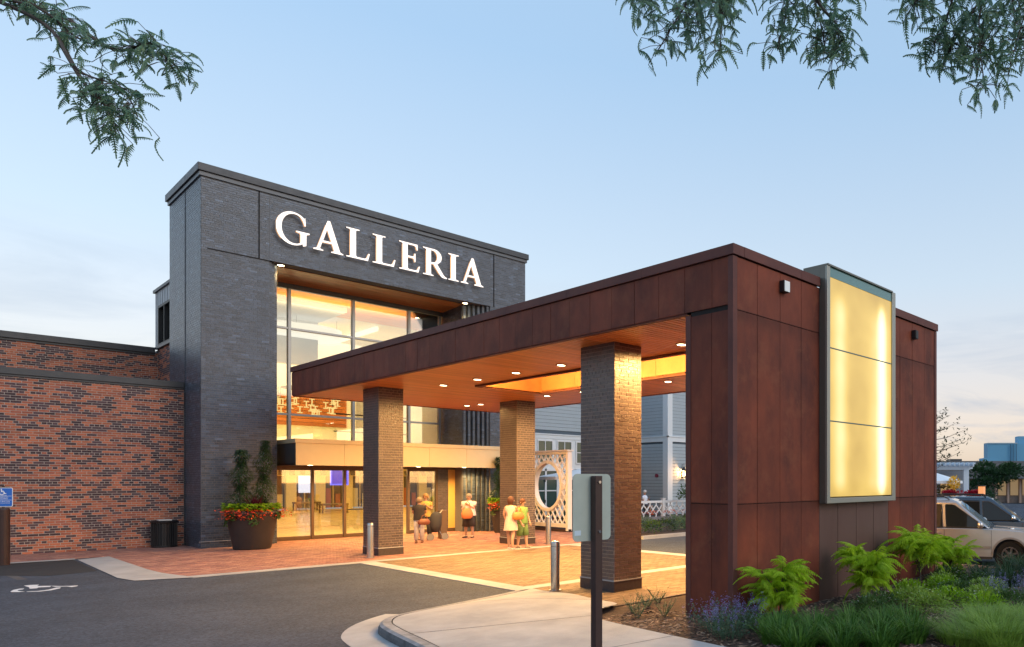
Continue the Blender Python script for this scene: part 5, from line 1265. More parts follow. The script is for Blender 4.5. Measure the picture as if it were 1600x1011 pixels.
def flat_text(txt, size, u, z, m, parent, f_loc, f_rot):
    cu = bpy.data.curves.new('lettering', 'FONT'); cu.body = txt; cu.size = size; cu.align_x = 'CENTER'; cu.extrude = .0006
    tmp = bpy.data.objects.new('tmp', cu); COL.objects.link(tmp); dg = bpy.context.evaluated_depsgraph_get()
    me = bpy.data.meshes.new_from_object(tmp.evaluated_get(dg)); COL.objects.unlink(tmp); bpy.data.objects.remove(tmp)
    me.materials.clear(); me.materials.append(m); o = bpy.data.objects.new('lettering', me); COL.objects.link(o); o.parent = parent
    o.location = f_loc; o.rotation_euler = f_rot; return o
rzs = math.atan2(ux_.y, ux_.x)
for txt, z, s in (('PARKING', 1.712, .030), ('VEHICLE ID', 1.664, .034), ('REQUIRED', 1.628, .034), ('UP TO $200 FINE', 1.562, .030), ('FOR VIOLATION', 1.522, .030)):
    p = Vector(onp(0, z, .0385)); flat_text(txt, s, 0, z, WS, rp_, tuple(p-Vector((gx, gy, 0))), (PI/2, 0, rzs))
for z in (1.70, 1.602): part('rule', MB().prism([(-.14, z), (.14, z), (.14, z+.006), (-.14, z+.006)], lambda p: onp(p[0], p[1], .037), lambda p: onp(p[0], p[1], .039)), WS, rp_)
# painted wheelchair on the asphalt
pm = MB(); fg = lambda p: (p[0], p[1], .006)
def q_(p): return (p[0], p[1], .0055)
pw = MB()
for pl_ in [[(1.359, 19.732), (1.416, 19.981), (1.498, 20.103), (1.56, 20.072), (1.533, 19.927), (1.475, 19.903), (1.45, 19.784), (1.479, 19.645), (1.525, 19.511), (1.453, 19.508), (1.367, 19.623)], [(1.594, 20.615), (1.69, 20.653), (1.795, 20.571), (1.748, 20.329), (1.92, 20.155), (1.884, 19.959), (1.74, 20.043), (1.711, 19.898), (1.619, 19.942), (1.632, 20.241)], [(1.539, 19.492), (1.686, 19.42), (1.824, 19.49), (1.948, 19.741), (2.005, 19.718), (1.979, 19.542), (1.842, 19.339), (1.691, 19.29), (1.548, 19.406)], [(1.912, 20.165), (2.022, 19.965), (2.131, 19.848), (2.251, 19.798), (2.214, 19.656), (2.138, 19.595), (2.09, 19.793), (1.947, 19.902)]]:
    pw.add([(a, b, .006) for a, b in pl_], [tuple(range(len(pl_)))])
o = struct('painted_wheelchair_symbol', pw, mat('road_paint_white', (.72, .74, .76), .7, var=.2, scale=15))
# faded bay line
struct('faded_bay_line', MB().add([(1.35, 26.0, .003), (1.47, 26.0, .003), (1.75, 21.9, .003), (1.60, 21.9, .003)], [(0, 1, 2, 3)]), mat('faded_paint', (.11, .105, .105), .8, var=.4, scale=6))
# litter bin
bx_, by_ = 5.14, 28.9
tb = thing('litter_bin', (bx_, by_, .01), 'black slatted steel litter bin against the red brick wall beside the tower', 'litter bin')
part('liner', MB().lathe([(.25, .06), (.25, .76)], 20, (bx_, by_, 0)), M_black, tb)
for k in range(30):
    a = 2*PI*k/30; c, s = math.cos(a), math.sin(a)
    part('slat', MB().bar((bx_+.29*c, by_+.29*s, .05), (bx_+.29*c, by_+.29*s, .78), .035, .008, up=(-s, c, 0)), mat('slat_black', (.035, .034, .036), .4), tb)
part('rim_ring', MB().lathe([(.28, .78), (.33, .78), (.34, .82), (.30, .84), (.28, .82)], 28, (bx_, by_, 0), cap=False), M_black, tb)
part('base_ring', MB().lathe([(.27, .02), (.31, .02), (.31, .07), (.27, .07)], 28, (bx_, by_, 0), cap=False), M_black, tb)
part('newspaper', MB().box(bx_-.16, by_-.2, .84, bx_+.14, by_+.12, .875), mat('paper', (.55, .54, .52), .9), tb)
# door opener post
dp = thing('door_button_post', (11.86, 25.2, 0), 'short square brown post with a push plate by the entrance, right of the dark-clad pair', 'post')
part('post', MB().box(11.76, 25.1, .01, 11.98, 25.32, 1.02), mat('bronze_post', (.14, .09, .06), .5), dp, bevel=.008)
part('push_plate', MB().lathe([(.05, 0), (.05, .01)], 16, (11.87, 25.2, 1.02)), M_steel, dp)
# ================================================================== PLANTERS
def planter(x, y, label, seed, H=1.19):
    rn = random.Random(seed); t = thing('planter', (x, y, .01), label, 'planter', 'large dark flower pots by the entrance')
    part('pot', MB().lathe([(.44, .01), (.46, .05), (.62, 1.0), (.645, 1.08), (.645, 1.16), (.61, 1.17), (.60, 1.10)], 40, (x, y, 0), cap=True), mat('charcoal_pot', (.038, .033, .034), .55, var=.25, scale=2), t, smooth=True)
    part('soil', MB().lathe([(.58, 1.06), (.58, 1.07)], 24, (x, y, 0)), M_void, t)
    # two tied evergreen columns
    for (dx, dy, hh, w_) in ((-.26, .1, 1.95, .40), (.26, .05, 2.25, .38)):
        tp = thing if False else None
        m = MB(); mt = MB()
        mt.tube([(x+dx, y+dy, 1.0), (x+dx*1.05, y+dy, 1.0+hh*.5), (x+dx*1.1+.05, y+dy, 1.0+hh*.93)], [.03, .02, .008], 6)
        for k in range(4200):
            u = rn.random(); z = 1.08+u*hh; rr_ = w_*(1-.35*u)*(.75+.35*math.sin(u*17+dx*9))*rn.random()**.4*(1 if u < .93 else .5)
            a = rn.uniform(0, 2*PI); d = Vector((math.cos(a), math.sin(a), rn.uniform(-1.6, .1)))
            leafquad(m, (x+dx*(1+.1*u)+.05*u+rr_*math.cos(a), y+dy+rr_*math.sin(a), z), d, (0, 0, 1), rn.uniform(.06, .12), .011)
        part('evergreen', m, L_dark, t); part('stem', mt, M_bark, t)
    m = MB()
    for k in range(90): blade(m, (x+.02+rn.uniform(-.12, .12), y-.15, 1.12), rn.uniform(0, 2*PI), rn.uniform(.4, .68), rn.uniform(.1, .42), .022)
    part('burgundy_grass', m, L_bur, t)
    m = MB()
    for k in range(950):
        a = rn.uniform(0, 2*PI); r = .64*rn.random()**.5
        leafquad(m, (x+r*math.cos(a), y+r*math.sin(a), 1.2+rn.uniform(-.03, .19)), (math.cos(a), math.sin(a), rn.uniform(-.5, .4)), (rn.uniform(-.5, .5), rn.uniform(-.5, .5), 1), rn.uniform(.09, .15), .045)
    part('lime_foliage', m, L_lime, t)
    m = MB()
    for k in range(520):
        a = rn.gauss(-PI*.62, .62); r = .62+rn.uniform(-.12, .14)
        if rn.random() < .35: a = rn.choice([-.15, -.05, PI+.5, PI+.3])+rn.uniform(-.2, .2); r += rn.uniform(0, .20)
        leafquad(m, (x+r*math.cos(a), y+r*math.sin(a), 1.12+rn.uniform(-.17, .13)), (math.cos(a)+rn.uniform(-.7, .7), math.sin(a)+rn.uniform(-.7, .7), rn.uniform(-.9, .5)), (rn.uniform(-1, 1), 0, 1), rn.uniform(.05, .10), .022)
    part('red_flowers', m, L_red, t)
    m = MB()
    for a0 in (-1.75, -2.9, -2.6, -.7, .0):
        for k in range(46):
            a = a0+rn.gauss(0, .09); z = 1.16-rn.random()*(.38 if a0 in (-1.75, -2.9) else .2)
            leafquad(m, (x+.68*math.cos(a), y+.68*math.sin(a), z), (math.cos(a)*.4+rn.uniform(-.5, .5), math.sin(a)*.4, -1), (0, 0, 1), .09, .026)
    part('trailing_vine', m, L_green, t)
    m = MB()
    for k in range(36):
        a = -2.45+rn.gauss(0, .22); leafquad(m, (x+.66*math.cos(a), y+.66*math.sin(a), 1.13+rn.uniform(-.03, .06)), (math.cos(a), math.sin(a), .3), (0, 0, 1), .05, .025)
    part('white_flowers', m, L_whi, t)
planter(6.62, 26.05, 'large flared charcoal pot of evergreens, lime leaves and red flowers before the tower pier', 1)
planter(14.85, 26.2, 'large flower pot half hidden behind the far brick pillar', 2)
# ================================================================== PEOPLE
SKIN = mat('skin', (.46, .27, .19), .55, sub=.1)
def person(x, y, hgt, face, label, legs='stand', arms=None, hair=(.10, .06, .03), hairlen=.0, top=None, bottom=None, dress=None, shoes=(.12, .08, .06), group='people by the entrance', seat=False, z0=0.012, bag=None, build=1.0):
    t = thing('person', (x, y, z0), label, 'person', None, face)     # local +y is the way they face
    s = hgt
    def LK(name, mb, m, par=None, smooth=True): return link(name, mb.mesh(name, m, (0, 0, 0), smooth), par or t)
    J = {}; E_ = []; R_ = []
    def j(n, p, r, pa=None):
        J[n] = len(R_); R_.append((Vector(p)*s, r*s)); 
        if pa: E_.append((J[pa], J[n]))
    sh = .5 if seat else 0
    if seat:
        j('pel', (0, 0, .30), .072*build); zb = -.22
    else:
        j('pel', (0, 0, .525), .072*build); zb = 0
    j('waist', (0, 0, .62+zb), .064*build, 'pel'); j('chest', (0, .0, .74+zb), .075*build, 'waist'); j('neckb', (0, -.005, .825+zb), .034, 'chest'); j('neck', (0, .005, .86+zb), .028, 'neckb')
    j('head', (0, .012, .915+zb), .047, 'neck'); j('crown', (0, .004, .958+zb), .042, 'head')
    st = {'stand': ((-.055, 0), (.055, 0)), 'apart': ((-.09, .02), (.09, -.02)), 'step': ((-.05, .07), (.05, -.07))}[legs]
    for k, sx in enumerate((-1, 1)):
        fx_, fy_ = st[k]
        n = 'l' if sx < 0 else 'r'
        j(n+'hip', (sx*.045, 0, .49+zb if not seat else .29), .050*build, 'pel')
        if seat: j(n+'knee', (sx*.06, .22, .29), .038, n+'hip'); j(n+'ank', (sx*.06, .23, .04), .024, n+'knee'); j(n+'toe', (sx*.06, .31, .018), .02, n+'ank')
        else: j(n+'knee', ((sx*.05+fx_)/2, fy_*.5+.012, .28), .036, n+'hip'); j(n+'calf', (fx_*.9, fy_*.8-.004, .19), .033, n+'knee'); j(n+'ank', (fx_, fy_, .04), .02, n+'calf'); j(n+'toe', (fx_*1.15, fy_+.075, .016), .019, n+'ank')
        j(n+'sh', (sx*.094*build, -.0, .80+zb), .030*build, 'chest')
        el, wr_ = (arms or {}).get(n, ((.13, -.01, .64), (.135, .04, .50)))
        j(n+'el', (sx*el[0], el[1], el[2]+zb), .022, n+'sh'); j(n+'wr', (sx*wr_[0], wr_[1], wr_[2]+zb), .015, n+'el')
    me = bpy.data.meshes.new('body'); me.from_pydata([tuple(p) for p, r in R_], E_, [])
    o = link('body', me, t)
    me.materials.append(SKIN)
    sk = o.modifiers.new('skin', 'SKIN'); sk.use_smooth_shade = True
    for i, (p, r) in enumerate(R_): me.skin_vertices[0].data[i].radius = (r, r)
    me.skin_vertices[0].data[0].use_root = True
    sb = o.modifiers.new('sub', 'SUBSURF'); sb.levels = 2; sb.render_levels = 2
    # hands with five fingers
    for n, sx in (('l', -1), ('r', 1)):
        wv = R_[J[n+'wr']][0]; ev = R_[J[n+'el']][0]; d = (wv-ev).normalized(); side = d.cross(Vector((0, 1, 0)))
        side = side.normalized() if side.length > .1 else Vector((1, 0, 0)); up = side.cross(d).normalized()
        hm = MB(); pc = wv+d*.028*s; hm.obox(pc, d*.028*s, side*.02*s, up*.009*s)
        for f_ in range(4):
            b0 = wv+d*.054*s+side*(-.015+f_*.010)*s; ln_ = [.030, .038, .035, .026][f_]*s
            hm.tube([b0, b0+d*ln_*.55, b0+d*ln_+up*.006*s*sx], [.0052*s, .0048*s, .0035*s], 6)
        b0 = wv+d*.018*s-side*.018*s; hm.tube([b0, b0-side*.014*s+d*.016*s, b0-side*.018*s+d*.034*s], [.006*s, .0055*s, .004*s], 6)
        LK('hand', hm, SKIN)
    hp = R_[J['head']][0]
    fm = MB(); fm.tube([hp+Vector((0, .046, .016))*s, hp+Vector((0, .062, -.006))*s], [.005*s, .010*s], 6); 
    for e in (-1, 1): fm.tube([hp+Vector((e*.052, .0, .008))*s, hp+Vector((e*.058, -.004, -.012))*s], [.012*s, .008*s], 6)
    LK('nose_and_ears', fm, SKIN)
    em = MB()
    for e in (-1, 1): em.loft([(hp.x+e*.019*s, hp.y+.049*s, hp.z+.006*s, .007*s, .004*s), (hp.x+e*.019*s, hp.y+.05*s, hp.z+.014*s, .007*s, .004*s)], 6)
    em.box(hp.x-.015*s, hp.y+.046*s, hp.z-.028*s, hp.x+.015*s, hp.y+.052*s, hp.z-.024*s)
    LK('eyes_and_mouth', em, mat('eye_dark', (.05, .02, .02), .4))
    # hair
    hc = mat('hair_%d' % int(hair[0]*1000), hair, .6, var=.3, scale=40); hb_ = MB()
    n = 16
    hb_.loft([(hp.x, hp.y-.016*s, hp.z-.01*s-hairlen*s, .034*s if hairlen else .03*s, .02*s), (hp.x, hp.y-.022*s, hp.z-.02*s, .057*s, .042*s), (hp.x, hp.y-.013*s, hp.z+.02*s, .062*s, .058*s), (hp.x, hp.y-.006*s, hp.z+.05*s, .056*s, .055*s), (hp.x, hp.y-.003*s, hp.z+.078*s, .036*s, .038*s), (hp.x, hp.y, hp.z+.088*s, .008*s, .008*s)], n)
    LK('hair', hb_, hc)
    def cloth(name, rings, c, nn=24, fold=.03):
        m = MB(); vs = []
        for ri, (cx, cy_, z, rx_, ry_) in enumerate(rings):
            for k in range(nn):
                a = 2*PI*k/nn; q = 1+fold*math.sin(a*5+ri*1.3)*(ri/len(rings)); vs.append(((cx+rx_*q*math.cos(a))*s, (cy_+ry_*q*math.sin(a))*s, (z+zb)*s))
        m.add(vs, [(i*nn+k, i*nn+(k+1) % nn, (i+1)*nn+(k+1) % nn, (i+1)*nn+k) for i in range(len(rings)-1) for k in range(nn)])
        return LK(name, m, mat(name+'_%d_%d_%d' % tuple(int(v*100) for v in c), c, .85, var=.12, scale=12))
    def sleeve(c, upto=.55, rad=.031):
        m = MB()
        for n_ in 'lr':
            a = R_[J[n_+'sh']][0]; b = R_[J[n_+'el']][0]; a2 = a+Vector((0, 0, .012*s)); m.tube([a2+(a-b).normalized()*-.0*s, a.lerp(b, upto*.5), a.lerp(b, upto)], [rad*1.05*s*build, rad*s*build, rad*1.05*s*build], 12)
        LK('sleeve', m, mat('top_%d_%d_%d' % tuple(int(v*100) for v in c), c, .85, var=.12, scale=12))
    B = build
    if top:
        cloth('top', [(0, 0, .838, .030, .03), (0, -.003, .828, .068*B, .045), (0, 0, .80, .112*B, .066*B), (0, .004, .74, .108*B, .080*B), (0, .004, .66, .10*B, .082*B), (0, .004, .58, .112*B, .088*B), (0, .0, .50, .116*B, .09*B)], top); sleeve(top)
    if dress:
        cloth('dress', [(0, 0, .82, .05, .04), (0, 0, .80, .10, .06), (0, .004, .74, .095, .072), (0, .004, .64, .078, .066), (0, 0, .54, .10, .085), (0, 0, .42, .118, .10), (0, 0, .36, .125, .105)], dress, fold=.08); 
    if bottom:
        c, ln_ = bottom; m = MB()
        for k, n_ in enumerate('lr'):
            hp_ = R_[J[n_+'hip']][0]; kn = R_[J[n_+'knee']][0]; an = R_[J[n_+'ank']][0]
            if seat: pts = [hp_, kn]; rs_ = [.066*B*s, .05*s]
            elif ln_ == 'short': pts = [hp_+Vector((0, 0, .02*s)), hp_.lerp(kn, .5), kn.lerp(an, .12)]; rs_ = [.064*B*s, .062*B*s, .062*B*s]
            else: pts = [hp_+Vector((0, 0, .02*s)), kn, an+Vector((0, 0, .015*s))]; rs_ = [.062*B*s, .046*s, .042*s]
            m.tube(pts, rs_, 14)
        m.loft([(0, 0, (.455+zb)*s, .09*B*s, .07*B*s), (0, 0, (.53+zb)*s, .105*B*s, .082*B*s), (0, 0, (.57+zb)*s, .098*B*s, .078*B*s)], 18)
        LK('trousers' if ln_ == 'long' else 'shorts', m, mat('cloth_%d_%d_%d' % tuple(int(v*100) for v in c), c, .85, var=.15, scale=12))
    m = MB()
    for n_ in 'lr':
        an = R_[J[n_+'ank']][0]; to = R_[J[n_+'toe']][0]; d = (to-an); d.z = 0; d = d.normalized()
        c0 = an-d*.02*s; c0.z = .016*s
        m.obox(c0+d*.045*s, d*.07*s, Vector((-d.y, d.x, 0))*.023*s, Vector((0, 0, .016*s)))
    so_ = LK('shoes', m, mat('shoe_%d' % int(shoes[0]*100), shoes, .6), smooth=False); bv = so_.modifiers.new('b', 'BEVEL'); bv.width = .012*s; bv.segments = 2
    return t, R_, J
FACE = lambda deg: math.radians(deg)
toward = math.atan2(-FW[1], -FW[0])-PI/2          # facing the tripod
away = toward+PI
A_drink = {'l': ((.13, .03, .66), (.05, .13, .74)), 'r': ((.14, .03, .64), (.06, .12, .66))}
person(12.63, 24.82, 1.60, toward, 'man in white T-shirt and dark shorts clutching a big orange bag, alone by the entrance', 'apart', A_drink, hair=(.35, .30, .25), top=(.80, .74, .72), bottom=((.05, .04, .04), 'short'), build=1.32)
person(11.24, 19.61, 1.60, away+.15, 'woman in short pale pink dress with long brown hair, seen from behind', 'step', {'l': ((.12, .0, .66), (.10, .06, .52)), 'r': ((.14, .02, .66), (.12, .12, .58))}, hair=(.10, .035, .02), hairlen=.09, dress=(.80, .55, .48), shoes=(.6, .5, .45))
person(11.72, 19.78, 1.52, toward+1.2, 'woman in green top and shorts facing the woman in pink', 'step', {'l': ((.13, .02, .65), (.10, .10, .52)), 'r': ((.14, .0, .65), (.12, .10, .50))}, hair=(.14, .05, .025), hairlen=.02, top=(.20, .34, .10), bottom=((.16, .26, .09), 'short'), shoes=(.4, .3, .25))
person(10.57, 24.05, 1.52, away+.5, 'person in pale grey trousers and black top carrying a brown bag', 'stand', {'l': ((.12, .06, .66), (.06, .15, .60)), 'r': ((.13, .05, .66), (.05, .14, .62))}, hair=(.30, .22, .15), hairlen=.03, top=(.035, .03, .035), bottom=((.52, .50, .55), 'long'), shoes=(.2, .08, .05))
person(11.25, 25.1, 1.62, toward+.2, 'person in mustard top and black trousers beside a dark pushchair', 'apart', A_drink, hair=(.40, .24, .10), top=(.50, .36, .10), bottom=((.03, .028, .035), 'long'), shoes=(.16, .06, .04))
person(9.97, 24.7, 1.6, away-.4, 'person in cream jacket and reddish skirt half hidden behind the left brick pillar', 'stand', None, hair=(.5, .34, .14), hairlen=.05, top=(.72, .66, .50), bottom=((.26, .10, .07), 'short'), shoes=(.5, .2, .1))
# things they hold
def handbag(x, y, z, rx, rz, c, label, rot=0):
    t = thing('handbag', (x, y, z-rz), label, 'bag')
    part('pouch', MB().loft([(x, y, z-rz, rx*.6, rx*.25), (x, y, z-rz*.7, rx*.95, rx*.4), (x, y, z, rx, rx*.45), (x, y, z+rz*.7, rx*.75, rx*.3), (x, y, z+rz, rx*.45, rx*.12)], 18), mat('bag_%d' % int(c[0]*100), c, .5, var=.1), t, smooth=True)
    part('strap', MB().tube([(x-rx*.5, y, z+rz*.8), (x-rx*.3, y, z+rz*1.9), (x+rx*.1, y, z+rz*2.3), (x+rx*.4, y, z+rz*1.9), (x+rx*.55, y, z+rz*.8)], .012, 6), mat('bag_%d' % int(c[0]*100), c, .5, var=.1), t)
handbag(12.45, 24.60, .90, .21, .19, (.75, .25, .08), 'big orange bag held against the man in white')
handbag(11.36, 19.40, 1.02, .19, .12, (.55, .20, .05), 'tan shoulder bag on the woman in pink')
handbag(10.62, 23.82, .72, .20, .10, (.22, .08, .05), 'brown bag carried by the person in grey trousers')
st_ = thing('pushchair', (11.55, 25.2, .01), 'dark folded pushchair with grey wheels between the mustard-topped person and the brown post', 'pushchair')
sx_, sy2 = 11.5, 24.95
part('frame', MB().tube([(sx_-.25, sy2, .1), (sx_+.1, sy2+.1, .75), (sx_+.3, sy2+.1, 1.05)], .016, 6).tube([(sx_+.25, sy2, .1), (sx_-.05, sy2+.1, .75)], .016, 6), M_alu, st_)
part('seat', MB().loft([(sx_, sy2, .28, .12, .14), (sx_, sy2, .5, .2, .18), (sx_+.02, sy2, .85, .2, .17), (sx_+.04, sy2, .98, .1, .1)], 14), mat('dark_canvas', (.04, .04, .05), .8), st_, smooth=True)
for dx in (-.25, .25):
    part('wheel', MB().tube([(sx_+dx, sy2-.2, .12), (sx_+dx, sy2-.16, .12)], .12, 16), mat('grey_wheel', (.2, .2, .22), .6), st_)
# diners on the patio
person(23.35, 28.0, 1.65, toward+1.3, 'white-haired diner in a white shirt seated behind the white patio fence', 'stand', A_drink, hair=(.65, .62, .58), top=(.75, .80, .90), bottom=((.1, .1, .12), 'long'), seat=True, z0=.30)
person(22.35, 28.1, 1.65, toward-1.0, 'diner in a pale blue shirt seated at the edge of the near brick pillar', 'stand', A_drink, hair=(.3, .25, .15), top=(.55, .68, .85), bottom=((.1, .1, .12), 'long'), seat=True, z0=.30)
tb_ = thing('patio_table', (22.85, 28.0, .14), 'dark round table between the two seated diners', 'table')
part('table_top', MB().lathe([(.4, .86), (.4, .9)], 20, (22.85, 28.0, 0)), mat('dark_red_wood', (.10, .02, .02), .5), tb_)
part('leg', MB().tube([(22.85, 28.0, .14), (22.85, 28.0, .86)], .03, 8), M_black, tb_)
for x_ in (23.38, 22.32):
    c_ = thing('patio_chair', (x_, 28.05, .14), 'dark patio chair under the '+('white-haired' if x_ > 23 else 'blue-shirted')+' diner', 'chair')
    part('seat', MB().box(x_-.22, 27.83, .62, x_+.22, 28.27, .66), M_brown, c_)
    for a in (-.19, .19):
        for b in (-.19, .19): part('leg', MB().box(x_+a-.015, 28.05+b-.015, .14, x_+a+.015, 28.05+b+.015, .62), M_brown, c_)
    part('backrest', MB().box(x_+(.2 if x_ > 23 else -.23), 27.85, .66, x_+(.23 if x_ > 23 else -.2), 28.25, 1.1), M_brown, c_)
# ================================================================== FOREGROUND BED
def frond_mesh(name, Lf, nl, ll, lw, droop, m, rn):
    """one pinnate leaf, stem along +x, drooping"""
    mb = MB(); pts = []
    for i in range(nl+1):
        t = i/nl; pts.append(Vector((Lf*t*(1-.12*t), 0, .22*Lf*math.sin(t*PI*.55)*(1) - droop*t*t*Lf)))
    mb.tube(pts[::3]+[pts[-1]], [.004]*(len(pts[::3])+1), 4)
    for i in range(1, nl+1):
        t = i/nl; d = (pts[i]-pts[i-1]).normalized(); k = math.sin(PI*min(1, .2+t*.85))**.6
        for s_ in (-1, 1):
            dr = Vector((d.x*.45, s_*.85, -.42+rn.uniform(-.25, .1))); c = pts[i]; l_ = ll*k*rn.uniform(.85, 1.15); dn = dr.normalized()
            side = dn.cross(Vector((0, 0, 1))).normalized()*lw
            mb.add([c, c+dn*l_*.35+side+Vector((0, 0, .004)), c+dn*l_+Vector((0, 0, -.2*l_)), c+dn*l_*.35-side+Vector((0, 0, .004))], [(0, 1, 2, 3)])
    return mb.mesh(name, m)
rn = random.Random(21)
SF = [frond_mesh('frond', .44, 16, .105, .0115, dr, L_sumac, rn) for dr in (.25, .5, .75, .4)]
def sumac(x, y, z, h, r, nf, label, seed):
    rn = random.Random(seed); t = thing('sumac_shrub', (x, y, z), label, 'shrub', 'lime green cut-leaf sumacs along the rusted wall')
    tips = []
    m = MB(); m.tube([(x, y, z), (x+.01, y, z+h*.3), (x+.03, y+.02, z+h*.5)], [.017, .014, .01], 6)
    for k in range(11):
        a = k*2.4+rn.uniform(-.3, .3); rr_ = r*rn.uniform(.15, .55); e = Vector((x+rr_*math.cos(a), y+rr_*math.sin(a), z+h*rn.uniform(.42, .98)))
        m.tube([(x, y, z+h*.3), tuple(Vector((x, y, z+h*.45)).lerp(e, .5)), tuple(e)], [.010, .008, .005], 5); tips.append(e)
    part('stem', m, M_bark, t)
    for k in range(nf):
        e = tips[k % len(tips)]; a = rn.uniform(0, 2*PI); o = bpy.data.objects.new('frond', SF[rn.randrange(4)]); COL.objects.link(o); o.parent = t
        o.location = e-Vector((x, y, z))+Vector((0, 0, rn.uniform(-.12, .04))); o.rotation_euler = (rn.uniform(-.3, .3), rn.uniform(-.7, .35), a); q = rn.uniform(.55, .95)*r/.46; o.scale = (q, q, q)
sumac(7.88, 6.42, .0, .86, .56, 140, 'leftmost lime green sumac shrub, almost touching the ground by the rusted corner', 31)
sumac(9.82, 6.1, .02, .90, .60, 140, 'lime green sumac on a visible thin trunk below the light box', 32)
sumac(11.85, 6.2, .05, .94, .70, 150, 'lime green sumac in front of the far end of the rusted wall', 33)
sumac(13.35, 6.3, .05, .86, .60, 120, 'largest darker green sumac in front of the silver car', 34)
# daylily row along the front
pts = [(6.75, 5.55), (7.1, 5.75), (7.0, 5.2), (7.35, 5.35), (7.3, 4.9), (7.65, 5.0), (7.6, 4.55), (7.95, 4.7), (7.85, 4.25), (8.2, 4.4), (8.3, 4.9), (7.65, 5.6), (8.1, 5.3), (8.6, 4.75), (7.3, 6.0), (6.6, 5.1), (6.95, 4.7), (7.3, 4.35)]
LBL = ordinals(pts, 'dark green strap-leaved clump in the front row, @')
for i, (x, y) in enumerate(pts):
    tuft('strappy_plant', x, y, bz(x, y), 210, .40, .44, .012, L_blade, LBL[i], 'plant', 'dark green strappy clumps along the front of the bed', .75, i)
gp_ = [(9.2, 3.8, .40, 1100), (8.75, 3.45, .42, 1100), (9.7, 3.4, .38, 900), (8.3, 3.7, .36, 800), (8.3, 3.2, .40, 900), (9.9, 3.9, .30, 700)]
LBL = ordinals(gp_, 'soft lime feathery grass mound at the bottom right, @')
for i, (x, y, h_, n_) in enumerate(gp_):
    tuft('feathery_grass', x, y, bz(x, y), n_, h_, .8, .0055, L_grass, LBL[i], 'grass clump', 'soft lime grass mounds', 1.1, 50+i)
gp_ = [(12.6, 5.0), (13.1, 4.9), (13.9, 5.3), (14.6, 5.1), (15.2, 5.6), (14.2, 4.8), (15.4, 4.9), (13.3, 5.6)]
LBL = ordinals(gp_, 'dark blue-green strappy clump below the silver car, @')
for i, (x, y) in enumerate(gp_):
    tuft('strappy_plant', x, y, bz(x, y), 260, .50, .4, .010, L_dark, LBL[i], 'plant', 'dark strappy clumps before the cars', .7, 80+i)
def catmint(x, y, z, r, label, seed, nfl=26):
    rn = random.Random(seed); t = thing('catmint', (x, y, z), label, 'plant'); m = MB(); f = MB()
    for k in range(120):
        a = rn.uniform(0, 2*PI); q = r*rn.random()**.5; bs = Vector((x+q*.5*math.cos(a), y+q*.5*math.sin(a), z)); tp = Vector((x+q*math.cos(a), y+q*math.sin(a), z+rn.uniform(.15, .38)))
        for j_ in range(9):
            c = bs.lerp(tp, rn.uniform(.15, 1)); leafquad(m, c, (rn.uniform(-1, 1), rn.uniform(-1, 1), rn.uniform(0, 1)), (0, 0, 1), .035, .008)
        blade(m, bs, a, (tp-bs).z, q*.5, .003)
        if k < nfl:
            for j_ in range(26):
                c = tp+Vector((rn.gauss(0, .012), rn.gauss(0, .012), rn.uniform(-.04, .13))); leafquad(f, c, (rn.uniform(-1, 1), rn.uniform(-1, 1), .2), (0, 0, 1), .018, .007)
    part('foliage', m, L_grey, t); part('flower_spike', f, L_blue, t)
catmint(6.55, 6.15, .06, .40, 'blue-flowered catmint spilling towards the pavement in front of the rusted corner', 47, 34)
catmint(6.75, 6.65, .06, .42, 'blue-flowered catmint mound at the corner of the pavement and rusted wall', 41)
catmint(7.2, 6.55, .04, .38, 'lavender flowering catmint against the foot of the rusted corner', 42, 40)
catmint(11.6, 4.35, .03, .5, 'lavender flower mound at the right edge of the bed', 43, 60)
catmint(12.3, 4.0, .03, .5, 'second lavender flower mound at the far right edge', 44, 60)
WP = [(6.75, 8.25), (6.95, 8.6), (7.35, 8.75), (7.75, 8.95), (7.05, 8.0)]
WL = ordinals(WP, 'small wispy perennial in the mulch by the near brick pillar, @')
for i, (x, y) in enumerate(WP):
    rn = random.Random(60+i); m = MB(); 
    for k in range(26):
        a = rn.uniform(0, 2*PI); h_ = rn.uniform(.12, .32); e = Vector((x+math.cos(a)*h_*.7, y+math.sin(a)*h_*.7, h_+.02)); m.tube([(x, y, 0), tuple(e)], .002, 3)
        for j_ in range(9): leafquad(m, Vector((x, y, .02)).lerp(e, rn.uniform(.3, 1)), (rn.uniform(-1, 1), rn.uniform(-1, 1), .3), (0, 0, 1), .03, .007)
    solo('seedling_perennial', m, L_grey, WL[i], 'plant', (x, y, .02), group='small wispy perennials in the mulch corner')
gr = [(9.3, 5.6), (10.2, 5.5), (10.9, 5.9), (11.3, 5.2), (12.2, 5.9), (10.6, 5.0), (12.9, 6.1), (9.9, 5.0), (11.6, 5.6), (8.9, 5.5), (12.0, 4.9), (13.4, 6.3), (12.4, 5.3), (11.0, 4.6), (10.4, 4.3), (10.9, 4.1)]
GLB = ordinals(gr, 'low mound with tiny white flowers before the sumacs, @')
for i, (x, y) in enumerate(gr):
    rn = random.Random(90+i); m = MB(); f = MB()
    bush(m, (x, y, bz(x, y)+.10), .34, .20, 800, .06, .013, rn)
    for k in range(14): 
        q = (x+rn.uniform(-.25, .25), y+rn.uniform(-.25, .25), bz(x, y)+rn.uniform(.18, .32))
        for a in range(5): leafquad(f, q, (math.cos(a*1.26), math.sin(a*1.26), .3), (0, 0, 1), .014, .006)
    t = thing('flowering_groundcover', (x, y, bz(x, y)), GLB[i], 'plant', 'low green mounds with tiny white flowers')
    part('foliage', m, [L_green, L_lime, L_grass][(i*5) % 3], t); part('flower', f, L_whi, t)
